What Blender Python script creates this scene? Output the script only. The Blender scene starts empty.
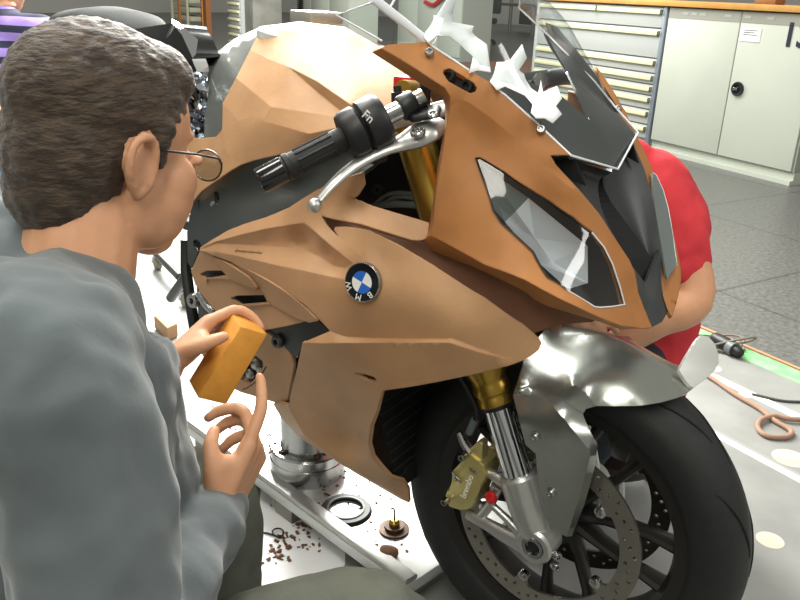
import bpy, bmesh, math, random
import numpy as np
from math import sin, cos, pi, radians, sqrt, atan2
from mathutils import Vector, Matrix
from mathutils.geometry import delaunay_2d_cdt
random.seed(7)
S = bpy.context.scene
COL = S.collection
# ------------------------------------------------------------------ camera (bike frame: x forward, y left, z up)
F = 803.77
PT, RO, YA = 0.3704, 0.039, -0.5913
CAM = np.array([.4002, -1.1219, 1.1151])
FW = np.array([cos(PT)*sin(YA), cos(PT)*cos(YA), -sin(PT)])
_r = np.array([cos(YA), -sin(YA), 0]); _u = np.cross(_r, FW)
RT, UP = _r*cos(RO)+_u*sin(RO), -_r*sin(RO)+_u*cos(RO)
def ray(px, py): return FW+(px-400)/F*RT-(py-300)/F*UP
def on(px, py, n, d):
    n = np.array(n, float); q = ray(px, py); return CAM+(d-CAM@n)/(q@n)*q
def Y(px, py, y): return on(px, py, (0, 1, 0), y)
def Z(px, py, z=0.): return on(px, py, (0, 0, 1), z)
def D(px, py, t): return CAM+t*ray(px, py)
cd = bpy.data.cameras.new('camera'); co = bpy.data.objects.new('camera', cd); COL.objects.link(co)
cd.sensor_width = 36; cd.lens = F/800*36; cd.clip_start = .02; cd.clip_end = 200
M = Matrix(((RT[0], UP[0], -FW[0], CAM[0]), (RT[1], UP[1], -FW[1], CAM[1]), (RT[2], UP[2], -FW[2], CAM[2]), (0, 0, 0, 1)))
co.matrix_world = M
S.camera = co
# ------------------------------------------------------------------ materials
def lin(c):
    o = []
    for v in c:
        v = v/255
        o.append(v/12.92 if v <= .04045 else ((v+.055)/1.055)**2.4)
    return (o[0], o[1], o[2], 1)
MATS = {}
def mat(name, rgb, rough=.5, metal=0., var=.0, scale=20., bump=0., bscale=None, rgb2=None, stretch=None, coat=0., trans=0., ior=1.45, spec=.5, sheen=0., bevel=0.):
    m = bpy.data.materials.new(name); m.use_nodes = True; MATS[name] = m
    nt = m.node_tree; N = nt.nodes; L = nt.links
    b = N['Principled BSDF']
    b.inputs['Base Color'].default_value = lin(rgb)
    b.inputs['Roughness'].default_value = rough
    b.inputs['Metallic'].default_value = metal
    b.inputs['Coat Weight'].default_value = coat
    b.inputs['Transmission Weight'].default_value = trans
    b.inputs['IOR'].default_value = ior
    b.inputs['Specular IOR Level'].default_value = spec
    b.inputs['Sheen Weight'].default_value = sheen
    tc = N.new('ShaderNodeTexCoord'); mp = N.new('ShaderNodeMapping')
    L.new(tc.outputs['Object'], mp.inputs['Vector'])
    if stretch: mp.inputs['Scale'].default_value = stretch
    if var > 0 or rgb2:
        n = N.new('ShaderNodeTexNoise'); n.inputs['Scale'].default_value = scale; n.inputs['Detail'].default_value = 6
        L.new(mp.outputs[0], n.inputs['Vector'])
        r = N.new('ShaderNodeValToRGB'); L.new(n.outputs['Fac'], r.inputs[0])
        c = lin(rgb)
        if rgb2: a, d = c, lin(rgb2)
        else: a = tuple(x*(1-var) for x in c[:3])+(1,); d = tuple(min(1, x*(1+var)) for x in c[:3])+(1,)
        r.color_ramp.elements[0].color = a; r.color_ramp.elements[1].color = d
        r.color_ramp.elements[0].position = .35; r.color_ramp.elements[1].position = .65
        L.new(r.outputs[0], b.inputs['Base Color'])
    last = None
    if bevel > 0:
        bv = N.new('ShaderNodeBevel'); bv.samples = 3; bv.inputs['Radius'].default_value = bevel; last = bv.outputs[0]
        L.new(last, b.inputs['Normal'])
    if bump > 0:
        n = N.new('ShaderNodeTexNoise'); n.inputs['Scale'].default_value = bscale or scale; n.inputs['Detail'].default_value = 5
        L.new(mp.outputs[0], n.inputs['Vector'])
        bp = N.new('ShaderNodeBump'); bp.inputs['Strength'].default_value = bump; bp.inputs['Distance'].default_value = .01
        L.new(n.outputs['Fac'], bp.inputs['Height'])
        if last: L.new(last, bp.inputs['Normal'])
        L.new(bp.outputs[0], b.inputs['Normal'])
    return m
def clearmat(name, rgb, fac=.12, rough=.05):
    """thin clear plastic: mostly straight-through with a glossy skin"""
    m = bpy.data.materials.new(name); m.use_nodes = True; nt = m.node_tree; N = nt.nodes; L = nt.links
    N.remove(N['Principled BSDF'])
    t = N.new('ShaderNodeBsdfTransparent'); t.inputs[0].default_value = lin(rgb)
    g = N.new('ShaderNodeBsdfGlossy'); g.inputs['Roughness'].default_value = rough
    f = N.new('ShaderNodeLayerWeight'); f.inputs[0].default_value = .12
    ad = N.new('ShaderNodeMath'); ad.operation = 'MULTIPLY_ADD'; ad.inputs[1].default_value = .5; ad.inputs[2].default_value = fac-.01
    mx = N.new('ShaderNodeMixShader')
    L.new(f.outputs['Facing'], ad.inputs[0]); L.new(ad.outputs[0], mx.inputs[0]); L.new(t.outputs[0], mx.inputs[1]); L.new(g.outputs[0], mx.inputs[2])
    L.new(mx.outputs[0], N['Material Output'].inputs[0])
    return m
# ------------------------------------------------------------------ objects
def setp(o, label=None, cat=None, group=None, kind=None):
    if label: o['label'] = label
    if cat: o['category'] = cat
    if group: o['group'] = group
    if kind: o['kind'] = kind
    return o
def thing(name, label, cat, loc=(0, 0, 0), group=None):
    o = bpy.data.objects.new(name, None); COL.objects.link(o); o.location = Vector([float(v) for v in loc]); o.empty_display_size = .05
    return setp(o, label, cat, group)
def wloc(o):
    v = Vector(o.location)
    return v
def obj(name, bm, m, parent=None, smooth=35, recalc=True, mods=None):
    if recalc: bmesh.ops.recalc_face_normals(bm, faces=bm.faces)
    me = bpy.data.meshes.new(name); bm.to_mesh(me); bm.free()
    for mm in (m if isinstance(m, (list, tuple)) else [m]): me.materials.append(mm)
    if smooth is not None:
        for p in me.polygons: p.use_smooth = True
        if smooth < 180: me.set_sharp_from_angle(angle=radians(smooth))
    o = bpy.data.objects.new(name, me); COL.objects.link(o)
    if parent is not None:
        o.parent = parent
        if parent.type == 'EMPTY': o.location = -Vector(parent.location)     # mesh is in world coordinates
    return o
def V(p): return Vector([float(p[0]), float(p[1]), float(p[2])])
def catmull(pts, n=8):
    P = [np.array(p, float) for p in pts]
    if len(P) < 3: return [P[0]+(P[-1]-P[0])*i/n for i in range(n+1)]
    Q = [2*P[0]-P[1]]+P+[2*P[-1]-P[-2]]; out = []
    for i in range(1, len(Q)-2):
        a, b, c, d = Q[i-1], Q[i], Q[i+1], Q[i+2]
        for k in range(n):
            t = k/n
            out.append(.5*((2*b)+(c-a)*t+(2*a-5*b+4*c-d)*t*t+(3*b-a-3*c+d)*t**3))
    out.append(P[-1]); return out
def tube(bm, pts, rad, seg=14, caps=True, dome=False, flat=None, side=None):
    """sweep a (possibly flattened) circle; rad scalar or list; flat=(scale along side, scale along the other)"""
    pts = [np.array(p, float) for p in pts]; n = len(pts)
    R = [rad]*n if np.isscalar(rad) else list(np.interp(np.linspace(0, 1, n), np.linspace(0, 1, len(rad)), rad))
    if dome:
        a = pts[0]-pts[1]; a = a/np.linalg.norm(a); b = pts[-1]-pts[-2]; b = b/np.linalg.norm(b)
        pre = [(pts[0]+a*R[0]*sin(t), R[0]*cos(t)) for t in (1.45, 1.1, .7, .35)]
        post = [(pts[-1]+b*R[-1]*sin(t), R[-1]*cos(t)) for t in (.35, .7, 1.1, 1.45)]
        pts = [p for p, _ in pre]+pts+[p for p, _ in post]; R = [r for _, r in pre]+R+[r for _, r in post]; n = len(pts)
    rings = []; prev = None
    for i in range(n):
        t = pts[min(i+1, n-1)]-pts[max(i-1, 0)]; t = t/(np.linalg.norm(t)+1e-12)
        if prev is None:
            s = np.array(side, float) if side is not None else (np.array([0, 0, 1.]) if abs(t[2]) < .9 else np.array([1., 0, 0]))
        else: s = prev
        s = s-t*(s@t); s = s/np.linalg.norm(s); prev = s; w = np.cross(t, s)
        fs = flat or (1, 1)
        rings.append([bm.verts.new(V(pts[i]+R[i]*(fs[0]*cos(2*pi*k/seg)*s+fs[1]*sin(2*pi*k/seg)*w))) for k in range(seg)])
    for i in range(n-1):
        for k in range(seg):
            bm.faces.new((rings[i][k], rings[i][(k+1) % seg], rings[i+1][(k+1) % seg], rings[i+1][k]))
    if caps:
        bm.faces.new(rings[0][::-1]); bm.faces.new(rings[-1])
    return bm
def box(bm, c, s, rot=None):
    c = V(c); h = Vector(s)/2; vs = []
    for dx in (-1, 1):
        for dy in (-1, 1):
            for dz in (-1, 1):
                v = Vector((dx*h.x, dy*h.y, dz*h.z))
                if rot is not None: v = rot @ v
                vs.append(bm.verts.new(c+v))
    for f in ((0, 1, 3, 2), (4, 6, 7, 5), (0, 4, 5, 1), (2, 3, 7, 6), (0, 2, 6, 4), (1, 5, 7, 3)): bm.faces.new([vs[i] for i in f])
    return vs
def rbox(bm, c, s, rot=None, bev=.004, seg=2):
    vs = box(bm, c, s, rot); es = {e for v in vs for e in v.link_edges}
    bmesh.ops.bevel(bm, geom=list(es), offset=bev, segments=seg, affect='EDGES', profile=.5)
    return bm
def hexa(bm, pts, bev=0, seg=2):
    """8 corner points: bottom ring 4, top ring 4"""
    vs = [bm.verts.new(V(p)) for p in pts]
    for f in ((3, 2, 1, 0), (4, 5, 6, 7), (0, 1, 5, 4), (1, 2, 6, 5), (2, 3, 7, 6), (3, 0, 4, 7)): bm.faces.new([vs[i] for i in f])
    if bev:
        es = {e for v in vs for e in v.link_edges}
        bmesh.ops.bevel(bm, geom=list(es), offset=bev, segments=seg, affect='EDGES', profile=.5)
    return bm
def prism(bm, poly, off, bev=0, seg=2):
    """poly: list of 3D points (planar-ish); off: 3D offset vector"""
    a = [bm.verts.new(V(p)) for p in poly]; b = [bm.verts.new(V(np.array(p)+np.array(off))) for p in poly]; n = len(poly)
    fs = [bm.faces.new(a), bm.faces.new(b[::-1])]
    for i in range(n): bm.faces.new((a[i], b[i], b[(i+1) % n], a[(i+1) % n]))
    if bev:
        es = {e for f in fs for e in f.edges}
        bmesh.ops.bevel(bm, geom=list(es), offset=bev, segments=seg, affect='EDGES', profile=.5)
    return bm
def frame_of(ax):
    ax = np.array(ax, float); ax = ax/np.linalg.norm(ax); s = np.array([0, 0, 1.]) if abs(ax[2]) < .9 else np.array([1., 0, 0])
    s = s-ax*(s@ax); s = s/np.linalg.norm(s); return ax, s, np.cross(ax, s)
def lathe(bm, c, ax, prof, seg=48, closed=False):
    """prof: list of (radius, height along axis)"""
    c = np.array(c, float); ax, s, w = frame_of(ax); rings = []
    for r, h in prof:
        if r < 1e-6: rings.append([bm.verts.new(V(c+ax*h))])
        else: rings.append([bm.verts.new(V(c+ax*h+r*(cos(2*pi*k/seg)*s+sin(2*pi*k/seg)*w))) for k in range(seg)])
    m = len(rings)
    for i in range(m if closed else m-1):
        A, B = rings[i], rings[(i+1) % m]
        for k in range(seg):
            k2 = (k+1) % seg
            if len(A) == 1 and len(B) == 1: continue
            if len(A) == 1: bm.faces.new((A[0], B[k2], B[k]))
            elif len(B) == 1: bm.faces.new((A[k], A[k2], B[0]))
            else: bm.faces.new((A[k], A[k2], B[k2], B[k]))
    return bm
def ell(bm, c, r, rot=None, u=20, v=14):
    mtx = Matrix.Translation(V(c)) @ (rot.to_4x4() if rot is not None else Matrix.Identity(4)) @ Matrix.Diagonal((r[0], r[1], r[2], 1))
    bmesh.ops.create_uvsphere(bm, u_segments=u, v_segments=v, radius=1, matrix=mtx)
    return bm
def bolt(bm, c, ax, r, h=None):
    h = h or r*.6
    lathe(bm, c, ax, [(0, 0), (r, 0), (r, h*.7), (r*.8, h), (r*.5, h), (r*.45, h*.5), (0, h*.5)], 20)
# ------------------------------------------------------------------ surface panels
def inside(p, poly):
    x, y = p; c = False; n = len(poly); j = n-1
    for i in range(n):
        xi, yi = poly[i][:2]; xj, yj = poly[j][:2]
        if (yi > y) != (yj > y) and x < (xj-xi)*(y-yi)/(yj-yi)+xi: c = not c
        j = i
    return c
def resample(poly, step, closed=True):
    out = []; n = len(poly)
    for i in range(n if closed else n-1):
        a = np.array(poly[i], float); b = np.array(poly[(i+1) % n], float)
        k = max(1, int(math.ceil(np.linalg.norm((b-a)[:2])/step-1e-6)))
        for q in range(k):
            t = q/k
            out.append(tuple(a+(b-a)*t))
    if not closed: out.append(tuple(poly[-1]))
    return out
class TPS:
    def __init__(s, pts, lam=1e-4):
        s.P = np.array([p[:2] for p in pts], float)/100; z = np.array([p[2] for p in pts], float); n = len(z)
        K = s.U(s.P[:, None]-s.P[None]); A = np.zeros((n+3, n+3)); A[:n, :n] = K+lam*np.eye(n)
        A[:n, n] = 1; A[:n, n+1:] = s.P; A[n:, :n] = A[:n, n:].T
        s.w = np.linalg.solve(A, np.concatenate([z, [0, 0, 0]]))
    @staticmethod
    def U(d):
        r2 = (d**2).sum(-1)+1e-12; return .5*r2*np.log(r2)
    def __call__(s, x, y):
        q = np.array([x, y])/100; n = len(s.P); return float(s.U(q-s.P)@s.w[:n]+s.w[n]+s.w[n+1]*q[0]+s.w[n+2]*q[1])
def fill(outline, holes=(), step=7., grid=None):
    """2D constrained triangulation of an outline; returns verts2d, tris"""
    pts = []; edges = []
    for loop in [outline]+list(holes):
        b = len(pts); n = len(loop)
        pts += [Vector((p[0], p[1])) for p in loop]; edges += [(b+i, b+(i+1) % n) for i in range(n)]
    bnd = np.array([(p.x, p.y) for p in pts])
    xs = [p[0] for p in outline]; ys = [p[1] for p in outline]; g = grid or step; row = 0
    y = min(ys)+g*.5
    while y < max(ys):
        x = min(xs)+g*(.5 if row % 2 else 0.)
        while x < max(xs):
            if inside((x, y), outline) and not any(inside((x, y), h) for h in holes):
                if np.min((bnd[:, 0]-x)**2+(bnd[:, 1]-y)**2) > (g*.55)**2: pts.append(Vector((x, y)))
            x += g
        y += g*.87; row += 1
    vo, eo, fo, _, _, _ = delaunay_2d_cdt(pts, edges, [], 0, 1e-5)
    T = []
    for f in fo:
        cx = sum(vo[i].x for i in f)/len(f); cy = sum(vo[i].y for i in f)/len(f)
        if inside((cx, cy), outline) and not any(inside((cx, cy), h) for h in holes):
            p, q, r = (vo[i] for i in f[:3]); ar = abs((q.x-p.x)*(r.y-p.y)-(q.y-p.y)*(r.x-p.x))/2
            if len(f) == 3 and ar < .03*max((p-q).length_squared, (q-r).length_squared, (p-r).length_squared): continue   # sliver
            T.append(tuple(f))
    return vo, T
def panel(name, facets, m, parent, thick=.006, step=7., mirror=False, both=False, sharp=True, lower=None):
    """facets: dicts(o=[(px,py,lateral)], c=extra control points, h=[holes as (px,py)]).  Surface points sit at their own lateral distance.
    mirror: a second object on the other flank; both: the other flank joins the same mesh"""
    bm = bmesh.new(); key = {}; own = {}
    for fi, f in enumerate(facets):
        O = resample(f['o'], step); H = [resample([tuple(p)+(0,) if len(p) == 2 else p for p in h], step) for h in f.get('h', [])]
        tps = f.get('tps') or TPS(list(resample(f['o'], max(step, 14)))+list(f.get('c', [])), f.get('lam', 3e-3)); f['tps'] = tps
        lat = {(round(p[0], 2), round(p[1], 2)): p[2] for p in O}
        vo, T = fill(O, H, step); vs = []
        LA = []; FX = []
        for v in vo:
            l = lat.get((round(v.x, 2), round(v.y, 2))); FX.append(l is not None); LA.append(0. if l is None else l-tps(v.x, v.y))
        nb = [set() for _ in vo]
        for t in T:
            for i in range(3): nb[t[i]].update((t[(i+1) % 3], t[(i+2) % 3]))
        for it in range(f.get('it', 60)):
            LB = list(LA)
            for i in range(len(LA)):
                if not FX[i] and nb[i]: LB[i] = sum(LA[j] for j in nb[i])/len(nb[i])
            LA = LB
        for i, v in enumerate(vo):
            k = (round(v.x, 2), round(v.y, 2))
            l = LA[i]+tps(v.x, v.y); on_b = FX[i]
            kk = k if on_b else (k, fi)
            if kk not in key: key[kk] = bm.verts.new(V(Y(v.x, v.y, l+f.get('d', 0))))
            vs.append(key[kk])
        for t in T:
            q = [vs[i] for i in t]
            if len(set(q)) < 3: continue
            try: fc = bm.faces.new(q)
            except ValueError: continue
            fc.normal_update()
            if fc.normal.dot(V(CAM)-q[0].co) < 0: fc.normal_flip()
            own[fc] = fi; fc.smooth = True
    if sharp:
        for e in bm.edges:
            if len(e.link_faces) == 2 and own.get(e.link_faces[0]) != own.get(e.link_faces[1]): e.smooth = False
    for v in [v for v in bm.verts if not v.link_faces]: bm.verts.remove(v)
    seam = (lambda e: all(abs(v.co.y) < .0006 for v in e.verts)) if both else (lambda e: False)
    for e in bm.edges:
        if len(e.link_faces) == 1 and not seam(e): e.smooth = False
    def fin(bm, nm):
        me = bpy.data.meshes.new(nm); bm.to_mesh(me); me.materials.append(m)
        o = bpy.data.objects.new(nm, me); COL.objects.link(o)
        if parent is not None:
            o.parent = parent
            if parent.type == 'EMPTY': o.location = -Vector(parent.location)
        if thick:
            md = o.modifiers.new('thickness', 'SOLIDIFY'); md.thickness = thick; md.offset = -1; md.use_rim = True
        return o
    if both:
        g = bmesh.ops.duplicate(bm, geom=bm.verts[:]+bm.edges[:]+bm.faces[:])
        for v in [x for x in g['geom'] if isinstance(x, bmesh.types.BMVert)]: v.co.y *= -1
        fs = [x for x in g['geom'] if isinstance(x, bmesh.types.BMFace)]
        for x in fs: x.normal_flip()
        bmesh.ops.remove_doubles(bm, verts=bm.verts, dist=.0006)
    o = fin(bm, name); o2 = None
    if mirror:
        for v in bm.verts: v.co.y *= -1
        for x in bm.faces: x.normal_flip()
        o2 = fin(bm, name)
    bm.free()
    return (o, o2) if mirror else o
def txt(name, s, size, mtx, m, parent, ext=.0006, align='CENTER', off=0.):
    c = bpy.data.curves.new('letters', 'FONT'); c.body = s; c.size = size; c.extrude = ext; c.offset = off; c.align_x = align; c.align_y = 'CENTER'
    t = bpy.data.objects.new('letters', c); COL.objects.link(t)
    dg = bpy.context.evaluated_depsgraph_get(); me = bpy.data.meshes.new_from_object(t.evaluated_get(dg)); bpy.data.objects.remove(t)
    me.transform(mtx); me.materials.clear(); me.materials.append(m)
    o = bpy.data.objects.new(name, me); COL.objects.link(o)
    if parent is not None:
        o.parent = parent
        if parent.type == 'EMPTY': o.location = -Vector(parent.location)
    return o
def basis(c, xa, ya):
    xa = V(xa).normalized(); za = xa.cross(V(ya)).normalized(); ya = za.cross(xa)
    return Matrix(((xa.x, ya.x, za.x, c[0]), (xa.y, ya.y, za.y, c[1]), (xa.z, ya.z, za.z, c[2]), (0, 0, 0, 1)))
# ------------------------------------------------------------------ materials
COWL = mat('clay brown', (167, 111, 60), .6, var=.06, scale=30, bump=.03, bscale=160, bevel=.003)
CLAY = mat('clay tan', (180, 139, 100), .55, var=.07, scale=14, bump=.05, bscale=120, bevel=.003)
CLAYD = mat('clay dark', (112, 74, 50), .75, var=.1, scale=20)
SILVER = mat('silver paint', (166, 169, 163), .27, .9, var=.03, scale=300, coat=.3)
SILVERL = mat('silver light', (206, 208, 204), .45, .35, bevel=.002)
SILVERM = mat('silver flat', (150, 148, 138), .45, .5, bevel=.002)
BLACK = mat('black plastic', (24, 25, 26), .45, bevel=.001)
GLOSS = mat('black gloss', (16, 17, 19), .16, coat=.5)
DGREY = mat('dark grey', (52, 55, 56), .4, coat=.2)
FRAMEM = mat('frame grey', (58, 62, 60), .35, .4, var=.08, scale=6)
RUBBER = mat('rubber', (27, 28, 28), .62, var=.12, scale=60, bump=.08, bscale=300)
RIMM = mat('rim grey', (46, 45, 43), .38, .4, bevel=.001)
STEEL = mat('steel', (170, 170, 168), .25, 1., bevel=.0008)
DISCM = mat('disc steel', (150, 146, 136), .36, .9, var=.05, scale=40)
DISCD = mat('disc dark', (70, 66, 60), .4, .8)
CHROME = mat('chrome', (205, 207, 210), .08, 1.)
ALU = mat('cast alu', (186, 186, 182), .36, .8, var=.04, scale=50, bevel=.0015)
GOLD = mat('gold anodised', (172, 140, 62), .3, .9, bevel=.001)
CALI = mat('caliper gold', (204, 190, 128), .36, .7, bevel=.0015)
WHITE = mat('white', (235, 235, 232), .5)
RED = mat('red', (190, 24, 22), .4)
BLUE = mat('blue enamel', (40, 105, 200), .3)
GREYRUB = mat('grey hose', (96, 104, 104), .45)
CLEAR = clearmat('clear screen', (228, 232, 232), .05)
LENS = clearmat('lamp lens', (225, 228, 230), .05)
EDGE = mat('polished edge', (226, 230, 235), .15, spec=.8)
REFL = mat('reflector', (222, 226, 228), .36, .6)
BLACKM = mat('matt black', (14, 14, 15), .8)
INTG = mat('intake grey', (40, 43, 45), .38, bump=.02, bscale=200)
REFLD = mat('reflector matt', (118, 126, 124), .45, .25)  # matt grey finish of the upper reflector facets and left housing
CLEARD = clearmat('dark bezel', (120, 120, 120), .05)

bike = thing('motorcycle', 'clay styling model of a sport motorcycle with silver front fender', 'motorcycle')
# ================================================================== upper cowl
hl = [(475.7, 157.7), (480.4, 158), (504, 172), (528.5, 188.5), (550.5, 202), (572.5, 217), (592, 232.5), (604, 247), (612.5, 264), (620, 286.7), (624.6, 304.4), (612.5, 306.5), (600, 307.5), (594.5, 306.7), (567, 290), (548, 278), (539.5, 265.5), (532.6, 252), (517.5, 238), (501, 223), (492.7, 210.5), (484.5, 183)]
slot = [(443, 73), (444, 70), (448, 68.5), (453, 70), (474, 83), (477, 88), (475, 92), (470, 93), (462, 89), (448, 81)]
groove = [(449, 112, -.195), (452, 104.5, -.192), (460, 99.5, -.187), (468, 102, -.182), (490, 117, -.168), (517.5, 140, -.152), (542, 162, -.147), (556, 176, -.143), (574, 190, -.133)]
A1 = dict(o=[(381, 48, -.245), (388, 44.5, -.235), (427, 42, -.19), (448, 58, -.178), (490, 82, -.159), (505, 96, -.152), (528, 115, -.142), (551, 136, -.134), (571, 155, -.13), (550.5, 155.5, -.1425), (556, 165, -.141), (574, 184, -.127)] + groove[::-1] + [(450, 97, -.197), (445, 88, -.203), (432.5, 80, -.212), (417.5, 70, -.22), (400, 59, -.231)],
          c=[(541, 130, -.137), (460, 78, -.182), (430, 56, -.198)], h=[slot])
A1_ink = [(556, 165, -.141)]
ink = [(574, 184, -.127), (583, 194, -.12), (600, 214.6, -.103), (613, 235, -.089), (629.5, 260, -.066), (635, 272, -.058), (638.5, 293, -.05), (645, 310, -.04), (652.5, 328, -.037)]
A2 = dict(o=groove + ink + [(642, 328.3, -.062), (621, 326, -.12), (600, 318, -.165), (580, 308.5, -.195), (560, 299, -.212), (543, 290, -.22), (525, 280, -.223), (505, 272, -.224), (485, 265, -.223), (469, 256, -.222), (450, 245.5, -.221), (430, 235, -.22), (433, 222, -.219), (436, 190, -.213), (441, 160, -.206), (445.6, 130, -.199)],
          c=[(624.6, 304.4, -.088), (594, 306, -.162), (567, 290, -.19), (548, 278, -.2), (517, 238, -.197), (490, 200, -.192), (477, 158, -.178), (504, 172, -.168), (550, 202, -.145), (592, 232, -.118), (612, 264, -.098), (460, 120, -.183), (490, 135, -.165), (470, 220, -.208)], h=[hl])
rim = dict(o=[(381, 48, -.245), (400, 59, -.231), (417.5, 70, -.22), (432.5, 80, -.212), (445, 88, -.203), (450, 97, -.197), (449, 112, -.195), (445.6, 130, -.199), (441, 160, -.206), (436, 190, -.213), (433, 222, -.219), (430, 235, -.22), (424, 240, -.218), (427, 232, -.2), (430, 222, -.195), (432.5, 205, -.19), (438, 165, -.182), (442, 142, -.175), (445, 118, -.172), (445, 105, -.176), (442, 98, -.182), (435, 92.5, -.19), (423, 85.5, -.2), (405, 73.5, -.215), (372, 52.5, -.245)])
roll = dict(o=[(430, 235, -.22), (450, 245.5, -.221), (469, 256, -.222), (485, 265, -.223), (505, 272, -.224), (525, 280, -.223), (543, 290, -.22), (560, 299, -.212), (580, 308.5, -.195), (600, 318, -.165), (621, 326, -.12), (642, 328.3, -.062), (620, 329.5, -.1), (600, 322, -.14), (578, 315.5, -.168), (560, 310, -.182), (547, 306, -.188), (535, 300, -.19), (524, 291, -.183), (510, 284, -.188), (491, 275, -.193), (472, 266.5, -.197), (452, 259, -.2), (432.5, 251, -.203), (424, 240, -.218)])
panel('upper_cowl', [A1, A2, rim, roll], COWL, bike, thick=.008)
lens_left = [(652.5, 173), (656, 175), (663, 190), (668, 208), (670.5, 222), (673.5, 241), (676.7, 265), (667, 279), (662.5, 251), (659, 232.5), (657, 222), (653.5, 194)]
oL = [(596, 66, .158), (605, 78, .16), (616, 95, .164), (628, 118, .168), (640, 142, .176), (652, 168, .185), (664, 200, .178), (672, 225, .165), (677, 250, .145), (680, 266, .128), (680.5, 285, .105), (676.5, 303, .075), (672, 317, .039)]
iL = [(660, 297, .047), (657, 276, .055), (654, 251, .064), (650.4, 217, .09), (646, 190, .107), (640, 169, .122), (632, 142, .139), (627, 131.5, .142), (627, 136, .136), (619, 124, .137), (606, 100, .142)]
stripL = dict(o=oL+iL, h=[lens_left])
cowlL = panel('upper_cowl', [stripL], COWL, bike, thick=.006)
def rsl(pts, n):
    d = [0]
    for a, c in zip(pts, pts[1:]): d.append(d[-1]+np.linalg.norm(c-a))
    return [np.array([np.interp(x, d, [p[k] for p in pts]) for k in range(3)]) for x in np.linspace(0, d[-1], n)]
ou = [Y(*p) for p in oL[3:]]
bk_ = [Y(*p)*[1, -1, 1] for p in [(528, 115, -.142), (490, 117, -.168), (449, 112, -.195), (441, 160, -.206), (433, 222, -.219), (430, 235, -.22), (485, 265, -.223), (525, 280, -.223), (560, 299, -.212), (600, 318, -.165), (642, 328, -.062)]]
oo, bb = rsl(ou, 26), rsl(bk_, 26)
b = bmesh.new(); g = [[b.verts.new(V(oo[i]*(1-t)+bb[i]*t+np.array([0, .018*4*t*(1-t), 0]))) for t in np.linspace(0, 1, 8)] for i in range(26)]
for i in range(25):
    for k in range(7): b.faces.new((g[i][k], g[i+1][k], g[i+1][k+1], g[i][k+1]))
so = obj('cowl_flank', b, COWL, bike); so.modifiers.new('t', 'SOLIDIFY').thickness = .004
panel('cowl_liner', [dict(o=[(545, 22, .225), (556, 26, .21), (575, 48, .18), (600, 80, .155), (618, 108, .142), (606, 122, .11), (592, 110, .112), (575, 85, .13), (560, 60, .16), (550, 42, .195)])], BLACK, bike, thick=.006)
def shrink(pts, k):
    cx = sum(p[0] for p in pts)/len(pts); cy = sum(p[1] for p in pts)/len(pts); n = len(pts); out = []
    for i in range(n):
        a = np.array(pts[i-1]); b = np.array(pts[i]); c = np.array(pts[(i+1) % n]); t = (c-a)/np.linalg.norm(c-a); nn = np.array([-t[1], t[0]])
        if nn@(np.array([cx, cy])-b) < 0: nn = -nn
        out.append(tuple(b+nn*k))
    return out
# slot insert with two dark bushes
panel('mirror_mount_recess', [dict(o=[(p[0], p[1], A1['tps'](p[0], p[1])+.013) for p in shrink(slot, -2)])], BLACK, bike, thick=.004)
for (x, y) in ((449, 75), (467, 86)):
    b = bmesh.new(); c = Y(x, y, A1['tps'](x, y)+.008); lathe(b, c, (0, -1, .15), [(.0055, -.004), (.0085, -.004), (.0085, .004), (.0055, .004)], 20, closed=True); obj('mount_bush', b, RUBBER, bike)
for sgn in (1, -1):
    for (x, y, l) in ((430, 53, -.199), (541, 130, -.138)):
        b = bmesh.new(); c = Y(x, y, l)*[1, sgn, 1]; bolt(b, c, (.25, -.8*sgn, .5), .0062, .006); obj('screen_screw', b, STEEL, bike)
# ================================================================== headlights
tpsH = A2['tps']
def loop(pts, dl): return [(x, y, tpsH(x, y)+dl) for x, y in pts]
lens = [panel('headlight', [dict(o=loop(hl, .003))], LENS, bike, thick=.0)]
b = bmesh.new(); tube(b, [Y(*p) for p in loop(hl[6:15], -.0012)], .0011, 6); obj('lens_edge', b, EDGE, lens[0])
lL = [(x, y, stripL['tps'](x, y)-.003) for x, y in lens_left]
lens.append(panel('headlight', [dict(o=lL)], LENS, bike, thick=0))
b = bmesh.new(); tube(b, [Y(x, y, l+.0045) for x, y, l in lL+lL[:1]], .0011, 6); obj('lens_edge', b, EDGE, lens[1])
panel('lamp_housing', [dict(o=[(x, y, l-.022) for x, y, l in lL])], REFLD, lens[1], thick=.003)
bez = shrink(hl, 3.)
# bezel ring and deep bowl behind the lens
def ringpanel(name, a, b, m, parent, mirror):
    bm = bmesh.new()
    A = resample(a, 8); n = len(A); B = []
    for i in range(n):
        B.append(None)
    # matching inner loop by same parameter
    B = resample_like(a, b, 8)
    va = [bm.verts.new(V(Y(*p))) for p in A]; vb = [bm.verts.new(V(Y(*p))) for p in B]
    for i in range(n): bm.faces.new((va[i], va[(i+1) % n], vb[(i+1) % n], vb[i]))
    out = []
    for s in ((1, -1) if mirror else (1,)):
        c = bm.copy()
        for v in c.verts: v.co.y *= s
        out.append(obj(name, c, m, parent[0 if s == 1 else 1]))
    bm.free(); return out
def resample_like(a, b, step):
    out = []; n = len(a)
    for i in range(n):
        p = np.array(a[i][:2], float); q = np.array(a[(i+1) % n][:2], float); k = max(1, int(math.ceil(np.linalg.norm(q-p)/step-1e-6)))
        for j in range(k): out.append(tuple(np.array(b[i])*(1-j/k)+np.array(b[(i+1) % n])*j/k))
    return out
ringpanel('lamp_rim', loop(shrink(hl, -.8), -.001), loop(shrink(hl, 1.6), .004), BLACK, lens, False)
tb = lambda x, y: tpsH(x, y)
bowl_out = shrink(hl, 1.)
def dd(x, y, d): return (x, y, tb(x, y)+d)
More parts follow.
